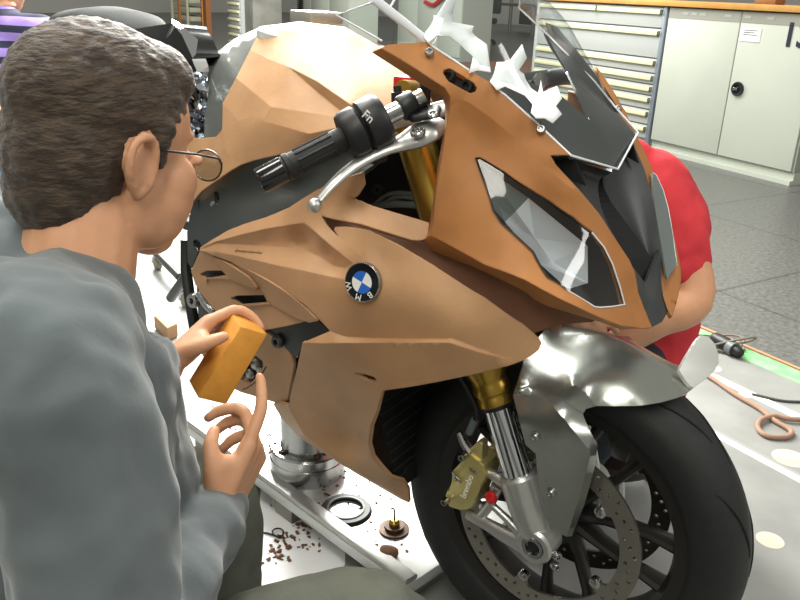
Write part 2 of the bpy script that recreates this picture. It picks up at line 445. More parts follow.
Pn = {'a': (483, 166), 'b': (528.5, 198), 'c': (505, 222), 'd': (492.5, 208), 'e': (587.6, 246), 'f': (588, 283), 'g': (568, 289), 'h': (552, 262), 'i': (535, 238), 'j': (516, 211), 'k': (540, 264)}
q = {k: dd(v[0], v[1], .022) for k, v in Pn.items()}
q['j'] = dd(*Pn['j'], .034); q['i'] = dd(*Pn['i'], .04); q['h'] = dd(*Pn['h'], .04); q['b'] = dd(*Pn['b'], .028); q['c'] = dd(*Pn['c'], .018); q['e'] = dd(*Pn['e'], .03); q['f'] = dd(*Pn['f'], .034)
def flat(name, polys, m, parent, mirror=False):
    b = bmesh.new()
    for pl_ in polys: b.faces.new([b.verts.new(V(Y(*p)*[1, -1 if mirror else 1, 1])) for p in pl_])
    bmesh.ops.remove_doubles(b, verts=b.verts, dist=1e-5); return obj(name, b, m, parent, None)
for ix, mir in ((0, False),):
    flat('reflector_matt', [[q['a'], q['b'], q['j']], [q['a'], q['j'], q['c']], [q['a'], q['c'], q['d']]], REFLD, lens[ix], mir)
    flat('reflector', [[q['b'], q['e'], q['i']], [q['b'], q['i'], q['j']], [q['e'], q['h'], q['i']], [q['e'], q['f'], q['h']], [q['c'], q['j'], q['i']], [q['c'], q['i'], q['k']], [q['k'], q['i'], q['h']], [q['k'], q['h'], q['f']], [q['k'], q['f'], q['g']]], REFL, lens[ix], mir)
bk = bmesh.new()
o_ = panel('lamp_housing', [dict(o=loop(shrink(hl, -2), .06))], BLACK, lens[0], thick=.003)
# ================================================================== nose / intake between the cowls
wedge = [dict(o=[(634, 268, -.056), (638.5, 293, -.048), (645, 310, -.038), (652.5, 327, -.033), (662, 322, 0), (655, 300, 0), (645, 283, 0)])]
panel('intake_lip', wedge, DGREY, bike, thick=.004, both=True)
panel('intake_corner', [dict(o=[(547, 153, -.118), (573, 156.5, -.112), (586, 186, -.105), (566, 178, -.112), (553, 163, -.116)])], BLACKM, bike, thick=.003, mirror=True)
inl_old = [dict(o=[(571, 157, -.128), (551.5, 157, -.139), (557, 166, -.138), (574, 185, -.124), (583, 195, -.117), (600, 215.6, -.1), (613, 236, -.086), (629.5, 261, -.063), (634, 270, -.056), (622, 245, -.04), (612, 222, -.045), (600, 200, -.05), (590, 180, -.05), (600, 170, -.03)])]
QL = [Y(*p)*[1, -1, 1] for p in [(571, 156, -.129), (551.5, 156.5, -.14)]+A1_ink+ink]
IN = [Y(*p) for p in [(612, 172, .0), (602, 178, .006), (604, 188, .012), (611, 202, .02), (622, 217, .028), (636, 236, .034), (650, 256, .038), (656, 274, .037), (658, 292, .034)]]
nI = 25
def rs(pts, n):
    pts = [np.array(p) for p in pts]; d = [0]
    for a, c in zip(pts, pts[1:]): d.append(d[-1]+np.linalg.norm(c-a))
    t = np.linspace(0, d[-1], n); return [np.array([np.interp(x, d, [p[k] for p in pts]) for k in range(3)]) for x in t]
oa, ib = rs(QL, nI), rs(IN, nI)
for s in (1, -1):
    b = bmesh.new(); g = [[b.verts.new(V((oa[i]*(1-t)+ib[i]*t-np.array([.012*4*t*(1-t), 0, .0]))*[1, s, 1])) for t in np.linspace(0, 1, 6)] for i in range(nI)]
    for i in range(nI-1):
        for k in range(5): b.faces.new((g[i][k], g[i+1][k], g[i+1][k+1], g[i][k+1]))
    obj('intake_side', b, INTG, bike, smooth=60)
b = bmesh.new(); va = [b.verts.new(V(p)) for p in ib]; vb = [b.verts.new(V(p*[1, -1, 1])) for p in ib]; vm = [b.verts.new(V(p*[1, 0, 1]-np.array([.02, 0, 0]))) for p in ib]
for i in range(nI-1): b.faces.new((va[i], va[i+1], vm[i+1], vm[i])); b.faces.new((vm[i], vm[i+1], vb[i+1], vb[i]))
obj('intake_throat', b, BLACKM, bike, smooth=None)
# ================================================================== windscreen
rows = [((.014, .884), Y(571, 155.5, -.129)), ((-.022, .945), Y(541, 127, -.136)), ((-.06, 1.008), Y(505, 95, -.151)), ((-.115, 1.085), Y(455, 61, -.174)), ((-.17, 1.13), Y(427, 43, -.189)), ((-.235, 1.165), np.array([-.26, -.19, 1.09]))]
b = bmesh.new(); g = []; n = 28
rr = []
for i in range(len(rows)-1):
    for k in range(5): 
        t = k/5; a, c = rows[i], rows[i+1]
        rr.append((np.array(a[0])*(1-t)+np.array(c[0])*t, np.array(a[1])*(1-t)+np.array(c[1])*t))
rr.append((np.array(rows[-1][0]), np.array(rows[-1][1])))
for ri, (c, e) in enumerate(rr):
    row = []; cv = min(1, ri/9)
    for k in range(n+1):
        th = (k/n*2-1); a = th*pi/2
        y = e[1]*((sin(a)*.75+.25*th)*cv+th*(1-cv))*-1
        w = (abs(th)**1.6*.55+.45*(1-cos(a)))*cv+abs(th)*(1-cv)
        row.append(b.verts.new((c[0]+(e[0]-c[0])*w, y*-1, c[1]+(e[2]-c[1])*w)))
    g.append(row)
for i in range(len(g)-1):
    for k in range(n): b.faces.new((g[i][k], g[i][k+1], g[i+1][k+1], g[i+1][k]))
edge0 = [tuple(v.co) for v in g[0]]; edgeS = [[tuple(r[0].co) for r in g], [tuple(r[-1].co) for r in g]]; edgeT = [tuple(v.co) for v in g[-1]]
ridge = [tuple(r[9].co) for r in g[:19]]
screen = obj('windscreen', b, CLEAR, bike, smooth=180)
b = bmesh.new(); tube(b, edge0, .0016, 8)
for e in edgeS: tube(b, e, .0016, 8)
tube(b, edgeT, .0016, 8); obj('screen_edge', b, EDGE, screen)
wing = panel('screen_wing', [dict(o=[(427, 42.5, -.189), (382, 41, -.24), (360, 28, -.255), (336, 15, -.27), (372, 2, -.235), (384, 11, -.225), (410, 31, -.205)])], CLEAR, screen, thick=0, mirror=True)
b = bmesh.new(); tube(b, [Y(426, 41, -.19), Y(398, 18, -.213), Y(370, -4, -.235)], .006, 8, flat=(1, .35)); obj('screen_edge', b, EDGE, screen)
b = bmesh.new(); tube(b, [Y(374, 2, -.235), Y(336, 15, -.27), Y(382, 41, -.24)], .0014, 8); obj('screen_edge', b, EDGE, screen)
# ================================================================== cockpit under the screen
dash = [dict(o=[(571, 158, -.125), (551, 138, -.13), (528, 117, -.133), (505, 97, -.138), (490, 84, -.142), (520, 78, -.08), (560, 95, -.03), (590, 120, 0), (612, 168, 0)])]
panel('dash_cover', dash, DGREY, bike, thick=.003, both=True)
b = bmesh.new(); tube(b, catmull([D(500, 100, 1.42), D(520, 92, 1.45), D(552, 78, 1.47), D(580, 78, 1.45), D(606, 98, 1.42)], 8), .016, 14); obj('instrument_hood', b, BLACK, bike)
b = bmesh.new(); rbox(b, D(512, 92, 1.44), (.10, .17, .03), Matrix.Rotation(radians(-35), 3, 'Y'), .008); obj('instrument_cluster', b, DGREY, bike)
b = bmesh.new(); tube(b, [D(548, 33, 1.40), D(556, 44, 1.38), D(574, 72, 1.34), D(592, 100, 1.30)], [.008, .012, .011, .008], 12); obj('screen_bracket', b, BLACK, bike)
b = bmesh.new(); bolt(b, D(552, 35, 1.37), (0.1, -.8, .5), .006); obj('bracket_bolt', b, STEEL, bike)
# ================================================================== side fairing
top = [(200, 247.5, -.225), (210, 241, -.23), (227.5, 230.6, -.235), (244, 224, -.24), (265, 217.5, -.245), (277.5, 212.5, -.247), (290, 207, -.25), (302, 199, -.25), (317, 190, -.25), (340, 179, -.25), (361.5, 173, -.25)]
lipL = [(200, 249.5, -.226), (216, 241.5, -.238), (240, 235, -.25), (265, 229, -.256), (290, 225, -.261), (304, 223, -.263), (307, 225, -.265), (317.5, 234, -.272), (330, 245, -.277), (342, 254.5, -.28), (353, 263, -.284)]
strutR = [(362, 258, -.283), (349, 246, -.275), (338, 236, -.268), (331, 229.5, -.262), (325, 222, -.26), (322, 216, -.258), (321, 211, -.256)]
lip = dict(o=top[:9]+[(321, 200, -.252), (321, 211, -.256)]+strutR[::-1][1:]+lipL[::-1])
ledgeT = [(361.5, 173, -.25), (363.7, 186, -.246), (358, 196, -.243), (352.5, 199, -.24), (361, 201, -.236), (372, 205.5, -.23), (395, 212.5, -.218), (414, 218, -.208), (429, 222.5, -.2)]
ledgeB = [(428, 238, -.212), (420, 240.5, -.222), (412, 240, -.228), (395, 235, -.237), (370, 227, -.25), (361, 224, -.254), (342, 220.6, -.258), (330, 218.5, -.26), (322, 216, -.258)]
ledge = dict(o=[(317, 190, -.25), (340, 179, -.25)]+ledgeT+ledgeB+[(321, 211, -.256), (321, 200, -.252)], c=[(350, 200, -.245)])
recL = [(353, 263, -.284), (345, 268, -.276), (334, 266, -.268), (318, 256, -.262), (305, 250, -.258), (290, 247.5, -.254), (265, 246, -.25), (240, 244, -.244), (216, 243, -.236), (200, 249.5, -.226)]
recess = dict(o=lipL+recL[1:-1], c=[(330, 252, -.252), (300, 237, -.238), (265, 238, -.24)])
L1 = [(200, 250.5, -.228), (216, 252, -.243), (230, 254.5, -.25), (265, 262.5, -.268), (280, 266, -.274), (305, 271, -.282), (327.5, 276, -.288), (348, 280, -.292)]
band = dict(o=[(200, 249.5, -.226), (200, 250.5, -.228)]+L1[1:]+[(353, 263, -.284)]+recL[1:-1])
faceT = [(353, 263, -.284), (362, 258, -.283), (349, 246, -.274), (338, 236, -.266), (334, 230, -.262), (335, 227, -.26), (345, 226.5, -.262), (355, 227.5, -.264), (367.5, 230, -.265), (380, 236, -.265), (401, 247, -.262), (420, 257.5, -.257), (434, 265.5, -.252), (450, 276, -.244), (470, 289, -.233), (485, 297.5, -.225), (507.5, 314, -.208), (525, 326, -.195), (539.5, 338.5, -.183), (541.7, 343, -.182)]
bandU = [(504, 357, -.212), (480, 348.5, -.232), (453, 338.5, -.252), (425, 338.5, -.262), (400, 338.5, -.27), (370, 338, -.278), (345, 336.5, -.283), (330, 331, -.283)]
L2 = [(330, 331, -.283), (317.5, 317.5, -.283), (305, 305, -.281), (290, 295, -.276), (280, 288.5, -.271), (265, 280, -.264), (246, 270.5, -.256), (231, 262, -.248), (212, 255, -.24), (200, 250.5, -.228)]
face = dict(o=L1[:-1]+[(348, 280, -.292)]+faceT+[(539, 350, -.186), (523, 357, -.198)]+bandU+L2[1:-1], c=[(363, 282, -.293), (420, 290, -.268), (440, 310, -.262), (380, 260, -.272), (480, 325, -.235)], lam=2e-3)
bandW = dict(o=bandU+[(316, 337, -.283), (302.4, 342.6, -.28), (320, 343.5, -.289), (345, 343, -.293), (400, 342.8, -.279), (425, 342.7, -.271), (449, 342.6, -.26), (478, 352, -.238), (504, 358.5, -.217)])
inset = [(354.6, 372.5), (357, 373), (366, 374.5), (374, 377), (376.6, 380), (372.5, 382.5), (366, 381), (359, 377)]
radE = [(383, 390.8, -.262), (380, 400, -.255), (376.7, 411, -.248), (370.4, 426, -.238), (368, 442.5, -.222), (372.5, 457, -.203), (383, 469.6, -.18), (391, 478, -.165), (404, 481.5, -.14), (409, 490, -.125), (409, 503, -.115)]
low = dict(o=[(302.4, 342.6, -.28), (320, 343.5, -.289), (345, 343, -.293), (400, 342.8, -.279), (425, 342.7, -.271), (449, 342.6, -.26), (478, 352, -.238), (504, 358.5, -.217), (504, 357, -.212), (523, 357, -.198), (539, 350, -.186), (531, 356, -.192), (523, 360.5, -.198), (509, 365.8, -.208), (476, 374, -.228), (435, 382.5, -.246), (410, 387, -.255)]+radE+[(400, 497, -.12), (378, 484, -.14), (356, 471, -.16), (330, 454, -.178), (304, 435, -.195), (290, 411, -.21), (288.6, 406, -.214), (291, 393, -.225), (297, 368, -.255)], c=[(330, 420, -.2), (360, 440, -.18), (340, 380, -.255)], h=[inset], lam=1e-3)
under = dict(o=[(288.6, 406, -.214), (290, 411, -.21), (304, 435, -.195), (330, 454, -.178), (356, 471, -.16), (378, 484, -.14), (400, 497, -.12), (409, 503, -.115), (400, 499, -.09), (355, 473, -.11), (300, 438, -.13), (282, 419, -.15), (273, 404, -.17), (280, 404, -.2)])
side = panel('side_fairing', [lip, ledge, recess, band, face, bandW, low, under], CLAY, bike, thick=.007, mirror=True)
panel('fastener_pocket', [dict(o=[(x, y, -.252) for x, y in shrink(inset, -3)])], CLAYD, side[0], thick=.003)
# shaded inner panel between cowl and fairing
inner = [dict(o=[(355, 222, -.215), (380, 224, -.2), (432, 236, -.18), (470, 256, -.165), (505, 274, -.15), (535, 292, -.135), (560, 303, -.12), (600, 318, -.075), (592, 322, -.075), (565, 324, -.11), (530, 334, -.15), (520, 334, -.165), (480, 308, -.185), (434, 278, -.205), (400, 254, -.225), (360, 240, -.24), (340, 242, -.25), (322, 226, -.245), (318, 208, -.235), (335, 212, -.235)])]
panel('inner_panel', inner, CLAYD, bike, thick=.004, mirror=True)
# rough hand-written mark in clay pencil
b = bmesh.new(); sq = []
for i in range(34):
    x = 235+27*i/33; y = 250.5+1.0*i/33*2.4+1.5*sin(i*1.9)*(.6+.4*sin(i*.7)); sq.append(Y(x, y, tpsv if False else band['tps'](x, y)-.0006))
tube(b, catmull(sq, 4), .0006, 5); obj('pencil_mark', b, CLAYD, side[0])
# ---------------- vent panel with fins
slot1 = [(200, 274), (206, 270.8), (222.5, 270.6), (227.5, 275.6), (216, 277.2), (205, 278.5)]
slot2 = [(230.6, 298), (237.5, 295.6), (264, 295), (267.5, 302.5), (254, 303.7), (240, 304.8)]
vent = dict(o=[(200, 250.5, -.227), (212, 255, -.234), (231, 262, -.24), (246, 270.5, -.244), (265, 280, -.248), (280, 288.5, -.25), (290, 295, -.252), (305, 305, -.254), (314, 318, -.256), (300, 323, -.252), (287, 326, -.248), (269, 329.5, -.243), (250, 331, -.238), (235, 331, -.232), (213, 308, -.222), (203, 296, -.217), (195, 284, -.213), (191, 271, -.211)], h=[slot1, slot2])
vp = panel('vent_panel', [vent], CLAY, bike, thick=.006, mirror=True)
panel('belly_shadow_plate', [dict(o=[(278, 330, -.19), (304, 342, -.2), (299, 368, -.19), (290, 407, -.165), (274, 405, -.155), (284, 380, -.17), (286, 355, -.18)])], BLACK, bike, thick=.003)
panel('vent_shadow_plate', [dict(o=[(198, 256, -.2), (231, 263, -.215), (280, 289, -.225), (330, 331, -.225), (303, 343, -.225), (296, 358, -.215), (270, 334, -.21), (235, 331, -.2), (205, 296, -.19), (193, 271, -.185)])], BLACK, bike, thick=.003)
tv = vent['tps']
def fin(o_out, o_low):
    """blade: ridge points stand proud of the vent panel"""
    pts = [(x, y, tv(x, y)-h) for x, y, h in o_out+o_low]
    return pts
fins = [dict(o=fin([(212.5, 256.5, .002), (222.5, 261, .008), (236, 269, .012), (249, 278.5, .014), (257, 290, .012)], [(243, 285, .004), (231, 280, .003), (221, 270, .003)])),
        dict(o=fin([(231, 262.5, .004), (248, 270, .014), (265, 279.5, .02), (280, 288.5, .024), (292, 297, .026), (305, 308, .027), (317.5, 321, .026)], [(309, 322.8, .014), (295, 318, .008), (280, 310, .005), (271, 304, .004), (265, 294, .004), (246, 276, .004)]))]
for f_ in fins: panel('vent_fin', [f_], CLAY, vp[0], thick=.006)
for sl in ([(204, 278.4), (216, 277.2), (227.5, 275.6), (231, 280), (216, 279), (207, 279.2), (207, 283), (203.5, 281)], [(239, 304.8), (254, 303.7), (267.5, 302.3), (271, 304.3), (254, 306.3), (242, 306.8), (246, 312), (242, 312)]):
    panel('vent_ledge', [dict(o=[(x, y, tv(x, y)-.004) for x, y in sl])], CLAY, vp[0], thick=.006)
# ---------------- lower rear belly panel
hole = [(256, 356), (262.5, 361), (263, 367), (255, 379), (249, 384), (241, 379), (243, 368), (250, 360)]
belly = dict(o=[(205, 318, -.2), (232, 331, -.21), (266, 332, -.215), (279, 340, -.215), (287, 348, -.213), (291, 355, -.212), (294, 364, -.208), (291, 382.5, -.2), (287.5, 401, -.19), (275, 402.5, -.18), (241, 392, -.165), (215, 380, -.16), (200, 350, -.18)], h=[hole])
bp_ = panel('belly_panel', [belly], CLAY, bike, thick=.006, mirror=True)
b = bmesh.new()
for (x, y, r) in ((256, 364, .012), (250, 374, .01), (260, 370, .008), (247, 380, .009)): ell(b, Y(x, y, -.165), (r, r*.8, r))
obj('engine_cover', b, ALU, bike)
b = bmesh.new(); rbox(b, Y(252, 372, -.13), (.1, .03, .09), None, .01); obj('engine_case', b, DGREY, bike)
b = bmesh.new(); tube(b, catmull([Y(266, 367, tb2 if False else -.217), Y(258, 379, -.212), Y(250, 386, -.205), Y(243, 389.5, -.2)], 4), .0016, 6); obj('panel_seam', b, CLAYD, bp_[0])
b = bmesh.new(); lathe(b, Y(285, 338, -.2), (0, -1, 0), [(0, 0), (.012, 0), (.012, .02), (.009, .024), (.005, .024), (.005, .01), (0, .01)], 24); obj('engine_mount_bolt', b, DGREY, bike)
b = bmesh.new(); tube(b, catmull([Y(284, 318, -.16), Y(285, 332, -.19), Y(291, 346, -.19), Y(298, 350, -.17)], 5), .011, 12); obj('coolant_hose', b, GREYRUB, bike)
# ---------------- roundel
cx = Y(363.3, 282, -.298); nx = face['tps'](373, 282)-face['tps'](353, 282)
pa = Y(376, 282, face['tps'](376, 282)); pb = Y(350, 282, face['tps'](350, 282)); pc = Y(363, 272, face['tps'](363, 272)); pd = Y(363, 294, face['tps'](363, 294))
xa = pa-pb; ya = pc-pd; xa /= np.linalg.norm(xa); ya = ya-xa*(xa@ya); ya /= np.linalg.norm(ya); na = np.cross(xa, ya)
cx = Y(363.3, 282, face['tps'](363.3, 282)); RR = .0275
b = bmesh.new(); lathe(b, cx-na*.004, na, [(0, .0), (RR, 0), (RR, .007), (RR*.95, .0085), (RR*.93, .0075), (0, .0075)], 48); badge = obj('roundel_badge', b, STEEL, bike)
def annulus(c, r0, r1, a0, a1, z, seg=24):
    b = bmesh.new(); A = []
    for k in range(seg+1):
        a = a0+(a1-a0)*k/seg; d = cos(a)*xa+sin(a)*ya
        A.append((b.verts.new(V(c+d*r0+na*z)), b.verts.new(V(c+d*r1+na*z))))
    for k in range(seg): b.faces.new((A[k][0], A[k][1], A[k+1][1], A[k+1][0]))
    bmesh.ops.remove_doubles(b, verts=b.verts, dist=1e-5); return b
obj('badge_ring', annulus(cx, RR*.58, RR*.93, 0, 2*pi, .0042, 48), GLOSS, badge)
rot0 = radians(-30)
for k in range(4):
    obj('badge_quadrant', annulus(cx, 0, RR*.56, rot0+k*pi/2, rot0+(k+1)*pi/2, .0042, 12), [BLUE, WHITE][(k+1) % 2], badge)
for ch, ang in (('M', 252), ('W', 193), ('B', 305)):
    a = radians(ang); d = cos(a)*xa+sin(a)*ya; tx = sin(a)*xa-cos(a)*ya
    txt('badge_letter', ch, .0125, basis(cx+d*RR*.755+na*.0045, -tx if False else tx*-1*-1, d), WHITE, badge, .0003)
# ================================================================== tank and side cover
SIL = mat('tank silver', (120, 124, 120), .38, .55, coat=.2)
T1 = dict(o=[(207.5, 59, 0), (235, 38.5, 0), (262, 26, 0), (250, 50, -.06), (236, 78, -.118), (222.6, 103, -.135), (215, 88, -.1), (209, 71.5, -.05)], c=[(225, 60, -.07)])
panel('tank_cover', [T1], SIL, bike, thick=.004, both=True)
T3top = dict(o=[(262, 26, 0), (300, 21.5, 0), (345, 27, 0), (372, 42, 0), (420, 72, -.06), (432, 100, -.1), (400, 118, -.13), (372, 113, -.15), (349, 103.5, -.168), (318, 82, -.15), (289, 67, -.125), (270, 60, -.1), (250, 50, -.06)], c=[(330, 55, -.08)])
T3b = dict(o=[(250, 50, -.06), (270, 60, -.1), (289, 67, -.125), (315, 90, -.145), (342, 112, -.16), (345, 118, -.172), (305, 112, -.178), (271, 107, -.178), (253, 92, -.15), (236, 78, -.118)], c=[(290, 90, -.155)])
scoop = dict(o=[(289, 67, -.125), (318, 82, -.15), (349, 103.5, -.168), (372, 113, -.15), (372, 120, -.165), (345, 118, -.172), (342, 112, -.16), (315, 90, -.145)])
T2 = dict(o=[(236, 78, -.118), (253, 92, -.15), (271, 107, -.178), (255, 115, -.172), (238, 121, -.165), (222.6, 103, -.135)])
T4 = dict(o=[(271, 107, -.178), (305, 112, -.178), (345, 118, -.172), (372, 120, -.165), (372, 125, -.17), (341, 127, -.185), (309, 134, -.195), (285, 127, -.19), (262.5, 121, -.184)])
T5 = dict(o=[(238, 121, -.165), (255, 115, -.172), (271, 107, -.178), (262.5, 121, -.184), (285, 127, -.19), (309, 134, -.195), (341, 127, -.185), (372, 125, -.17), (400, 135, -.16), (380, 142, -.165), (340, 146, -.175), (300, 150, -.185), (278, 155, -.188), (254, 160.5, -.182), (240.5, 165, -.178), (226, 152, -.17), (222, 129, -.155), (222.6, 106, -.137), (222.6, 103, -.135)], c=[(270, 140, -.187)])
T6 = dict(o=[(222, 129, -.155), (226, 152, -.17), (240.5, 165, -.178), (230, 171, -.176), (216.5, 180.5, -.172), (201, 191.5, -.16), (192.5, 202, -.155), (188, 193, -.15), (180, 182, -.14), (174, 165, -.13), (176, 148, -.125), (182, 138, -.125), (204, 138, -.135), (216.5, 136.5, -.148)])
panel('tank', [T2, T3top, T3b, scoop, T4, T5, T6], CLAY, bike, thick=.004, both=True)
panel('knee_panel', [dict(o=[(209, 71.5, -.052), (215, 88, -.102), (222.3, 105, -.137), (221.5, 129, -.15), (216.5, 136.5, -.145), (204, 138, -.132), (205, 115, -.12), (208, 95, -.1), (207, 75, -.055)])], SIL, bike, thick=.004, mirror=True)
b = bmesh.new(); c0 = np.array([-.63, .02, 1.032]); lathe(b, c0-np.array([0, 0, .012]), (.12, 0, 1), [(0, 0), (.058, 0), (.058, .012), (.054, .015), (.02, .016), (0, .016)], 40); cap = obj('fuel_cap', b, SILVERL, bike)
b = bmesh.new(); rbox(b, on(316, 17, (0, 0, 1), 1.056), (.10, .07, .022), Matrix.Rotation(radians(-25), 3, 'Z'), .004); obj('cap_hinge_plate', b, SILVERM, bike)
# ================================================================== frame side, swingarm, rear
fr = [dict(o=[(192.5, 200, -.135), (201, 190, -.14), (216.5, 179, -.15), (230, 169.5, -.155), (254, 159, -.16), (278, 153, -.165), (320, 146, -.16), (385, 140, -.15), (380, 160, -.17), (361, 174, -.2), (340, 182, -.21), (317, 192, -.22), (290, 209, -.225), (265, 219.5, -.222), (244, 226, -.215), (227, 233, -.205), (210, 243, -.2), (199, 250, -.19), (191, 268, -.17), (187.5, 262, -.155), (187, 232, -.145)], c=[(300, 175, -.15), (250, 195, -.165)], h=[[(214, 192), (216, 191), (219, 193), (219.5, 199), (217, 205), (215, 203)], [(193, 241), (196, 239), (200, 242), (201.5, 247), (199, 252), (195, 250), (193, 246)]])]
fp = panel('frame_plate', fr, FRAMEM, bike, thick=.006, mirror=True)
panel('frame_hole_backing', [dict(o=[(194, 203, -.1), (203, 193, -.1), (228, 178, -.11), (280, 160, -.11), (300, 190, -.12), (240, 226, -.13), (214, 246, -.13), (200, 262, -.12), (190, 250, -.11)])], BLACKM, bike, thick=.003)  # black sheet added behind the frame plate so its holes look dark
b = bmesh.new(); tube(b, [Y(198.5, 200, -.1435), Y(200, 218, -.152), Y(205, 231, -.166), Y(209, 241, -.178)], .0012, 6); obj('frame_seam', b, BLACK, fp[0])
b = bmesh.new(); lathe(b, Y(217, 204, -.15), (0, -1, 0), [(0, 0), (.007, 0), (.007, .01), (0, .01)], 16); obj('frame_bolt', b, STEEL, fp[0])
b = bmesh.new(); lathe(b, Y(196, 300, -.17), (0, -1, .1), [(.006, 0), (.013, 0), (.015, .006), (.013, .012), (.006, .012)], 24, closed=True); obj('pivot_ring', b, STEEL, bike)
b = bmesh.new(); tube(b, [Y(186, 240, -.12), Y(186, 270, -.13), Y(190, 300, -.15), Y(195, 330, -.16)], .011, 10); obj('footrest_bracket', b, BLACK, bike)
b = bmesh.new(); tube(b, catmull([Y(199, 293, -.175), Y(206, 305, -.18), Y(216, 315, -.18), Y(222, 325, -.175)], 5), .007, 10); obj('brake_pedal', b, STEEL, bike)
# seat, tail, foil
b = bmesh.new(); s_ = [(-.975, .985), (-1.0, 1.015), (-1.05, 1.045), (-1.12, 1.052), (-1.19, 1.045), (-1.25, 1.01)]
hw = [.05, .085, .10, .105, .10, .06]
for i, (xx, zz) in enumerate(s_): pass
g = []
for (xx, zz), w in zip(s_, hw):
    g.append([b.verts.new((xx, w*cos(a), zz-.045+.05*max(0, sin(a))**.6 if sin(a) > 0 else zz-.045)) for a in [pi*k/12 for k in range(13)]])
for i in range(len(g)-1):
    for k in range(12): b.faces.new((g[i][k], g[i][k+1], g[i+1][k+1], g[i+1][k]))
b.faces.new(g[0]); b.faces.new(g[-1][::-1])
for i in range(len(g)-1): b.faces.new((g[i][0], g[i+1][0], g[i+1][-1], g[i][-1]))
SEATM = mat('seat leather', (42, 45, 45), .85, var=.1, scale=90, bump=.08, bscale=400)
seat = obj('pillion_seat', b, SEATM, bike)
tail = [dict(o=[(110, 33, -.07), (140, 28, -.09), (172, 23, -.1), (182, 35, -.1), (192.5, 58, -.1), (191, 59.5, -.1), (172, 62, -.11), (150, 66, -.12), (100, 70, -.14), (80, 50, -.1)])]
panel('tail_cover', tail, GLOSS, bike, thick=.08)
tl2 = [dict(o=[(172, 19, -.05), (178, 22, -.08), (188, 31, -.085), (198, 39.5, -.07), (196, 54, -.09), (192.5, 58, -.1), (182, 35, -.1), (172, 23, -.1)])]
panel('tail_trim', tl2, CHROME, bike, thick=.03)
panel('tail_underside', [dict(o=[(100, 70, -.13), (150, 65, -.115), (172, 62, -.11), (191, 59.5, -.1), (198, 75, -.09), (200, 92, -.09), (188, 86, -.1), (176, 78, -.11), (150, 75, -.13)])], BLACK, bike, thick=.003)
FOIL = mat('foil', (200, 205, 212), .12, 1.)
bm = bmesh.new(); random.seed(3); gr = {}
for i in range(14):
    for j in range(16):
        x = 150+58*i/13; y = 72+68*j/15
        gr[i, j] = bm.verts.new(V(Y(x+random.uniform(-1.5, 1.5), y+random.uniform(-1.5, 1.5), -.095-.02*random.random()-.03*(1-i/13))))
for i in range(13):
    for j in range(15): bm.faces.new((gr[i, j], gr[i+1, j], gr[i+1, j+1], gr[i, j+1]))
bmesh.ops.triangulate(bm, faces=bm.faces); fo = obj('foil_wrap', bm, FOIL, bike, smooth=None)
md = fo.modifiers.new('t', 'SOLIDIFY'); md.thickness = .001
b = bmesh.new(); tube(b, [Y(163, 70, -.135), Y(178, 90, -.132), Y(190, 112, -.125)], .007, 8); obj('rear_brace', b, BLACK, bike)
b = bmesh.new(); tube(b, [Y(180, 72, -.125), Y(190, 88, -.12), Y(198, 100, -.11)], .005, 8); obj('rear_brace', b, BLACK, bike)
# ================================================================== wheels
def wheel(x, name):
    c = np.array([x, 0, .3])
    half = [(.216, .043), (.222, .051), (.232, .056), (.246, .0605), (.262, .0615), (.276, .056), (.287, .044), (.2945, .028), (.2988, .012)]
    prof = [(r, -y) for r, y in half]+[(.3, 0)]+[(r, y) for r, y in half[::-1]]
    b = bmesh.new(); lathe(b, c, (0, 1, 0), prof, 128, closed=False)
    w = obj(name, b, RUBBER, bike, smooth=60)
    # tread grooves
    def srf(a, y):
        r = np.interp(abs(y), [h[1] for h in half[::-1]]+[.0], [0]) if False else np.interp(abs(y), [0, .012, .028, .044, .056, .0615], [.3, .2988, .2945, .287, .276, .262])
        return c+np.array([cos(a)*(r+.0002), y, sin(a)*(r+.0002)])
    return w, c, srf
tyre, wc, tsrf = wheel(0, 'front_tyre')
GRV = mat('groove', (9, 9, 10), .7)
for k in range(10):
    a0 = k*2*pi/10
    for s in (1, -1):
        b = bmesh.new(); tube(b, [tsrf(a0+.0+.42*t+(.15 if s < 0 else 0), s*(.008+.040*t**1.4)) for t in np.linspace(0, 1, 14)], [.0008, .0025, .0025, .0008], 6); obj('tread_groove', b, GRV, tyre)
def rim_of(c, parent_name='front_rim'):
    b = bmesh.new()
    prof = [(.216, -.046), (.2265, -.053), (.2265, -.049), (.214, -.044), (.205, -.036), (.198, -.018), (.198, .018), (.205, .036), (.214, .044), (.2265, .049), (.2265, .053), (.216, .046), (.2, .042), (.192, .02), (.192, -.02), (.2, -.042)]
    lathe(b, c, (0, 1, 0), prof, 96, closed=True)
    rim_o = obj(parent_name, b, RIMM, bike, smooth=40)
    for k in range(10):
        a = 2*pi*k/10+.16; b = bmesh.new(); d = np.array([cos(a), 0, sin(a)]); s = np.array([0, 1, 0])
        # forked pairs: neighbours lean together
        lean = (.10 if k % 2 else -.10); d2 = np.array([cos(a+lean), 0, sin(a+lean)])
        tube(b, [c+d*.03, c+d*.08, c+(d*.4+d2*.6)*.15, c+d2*.197], [.02, .014, .012, .016], 10, flat=(1.35, .72), side=(0, 1, 0)); obj('spoke', b, RIMM, rim_o)
    b = bmesh.new(); lathe(b, c, (0, 1, 0), [(0, -.06), (.03, -.06), (.042, -.05), (.036, -.02), (.036, .02), (.042, .05), (.03, .06), (0, .06)], 40); obj('hub', b, RIMM, rim_o)
    return rim_o
rim_of(wc)
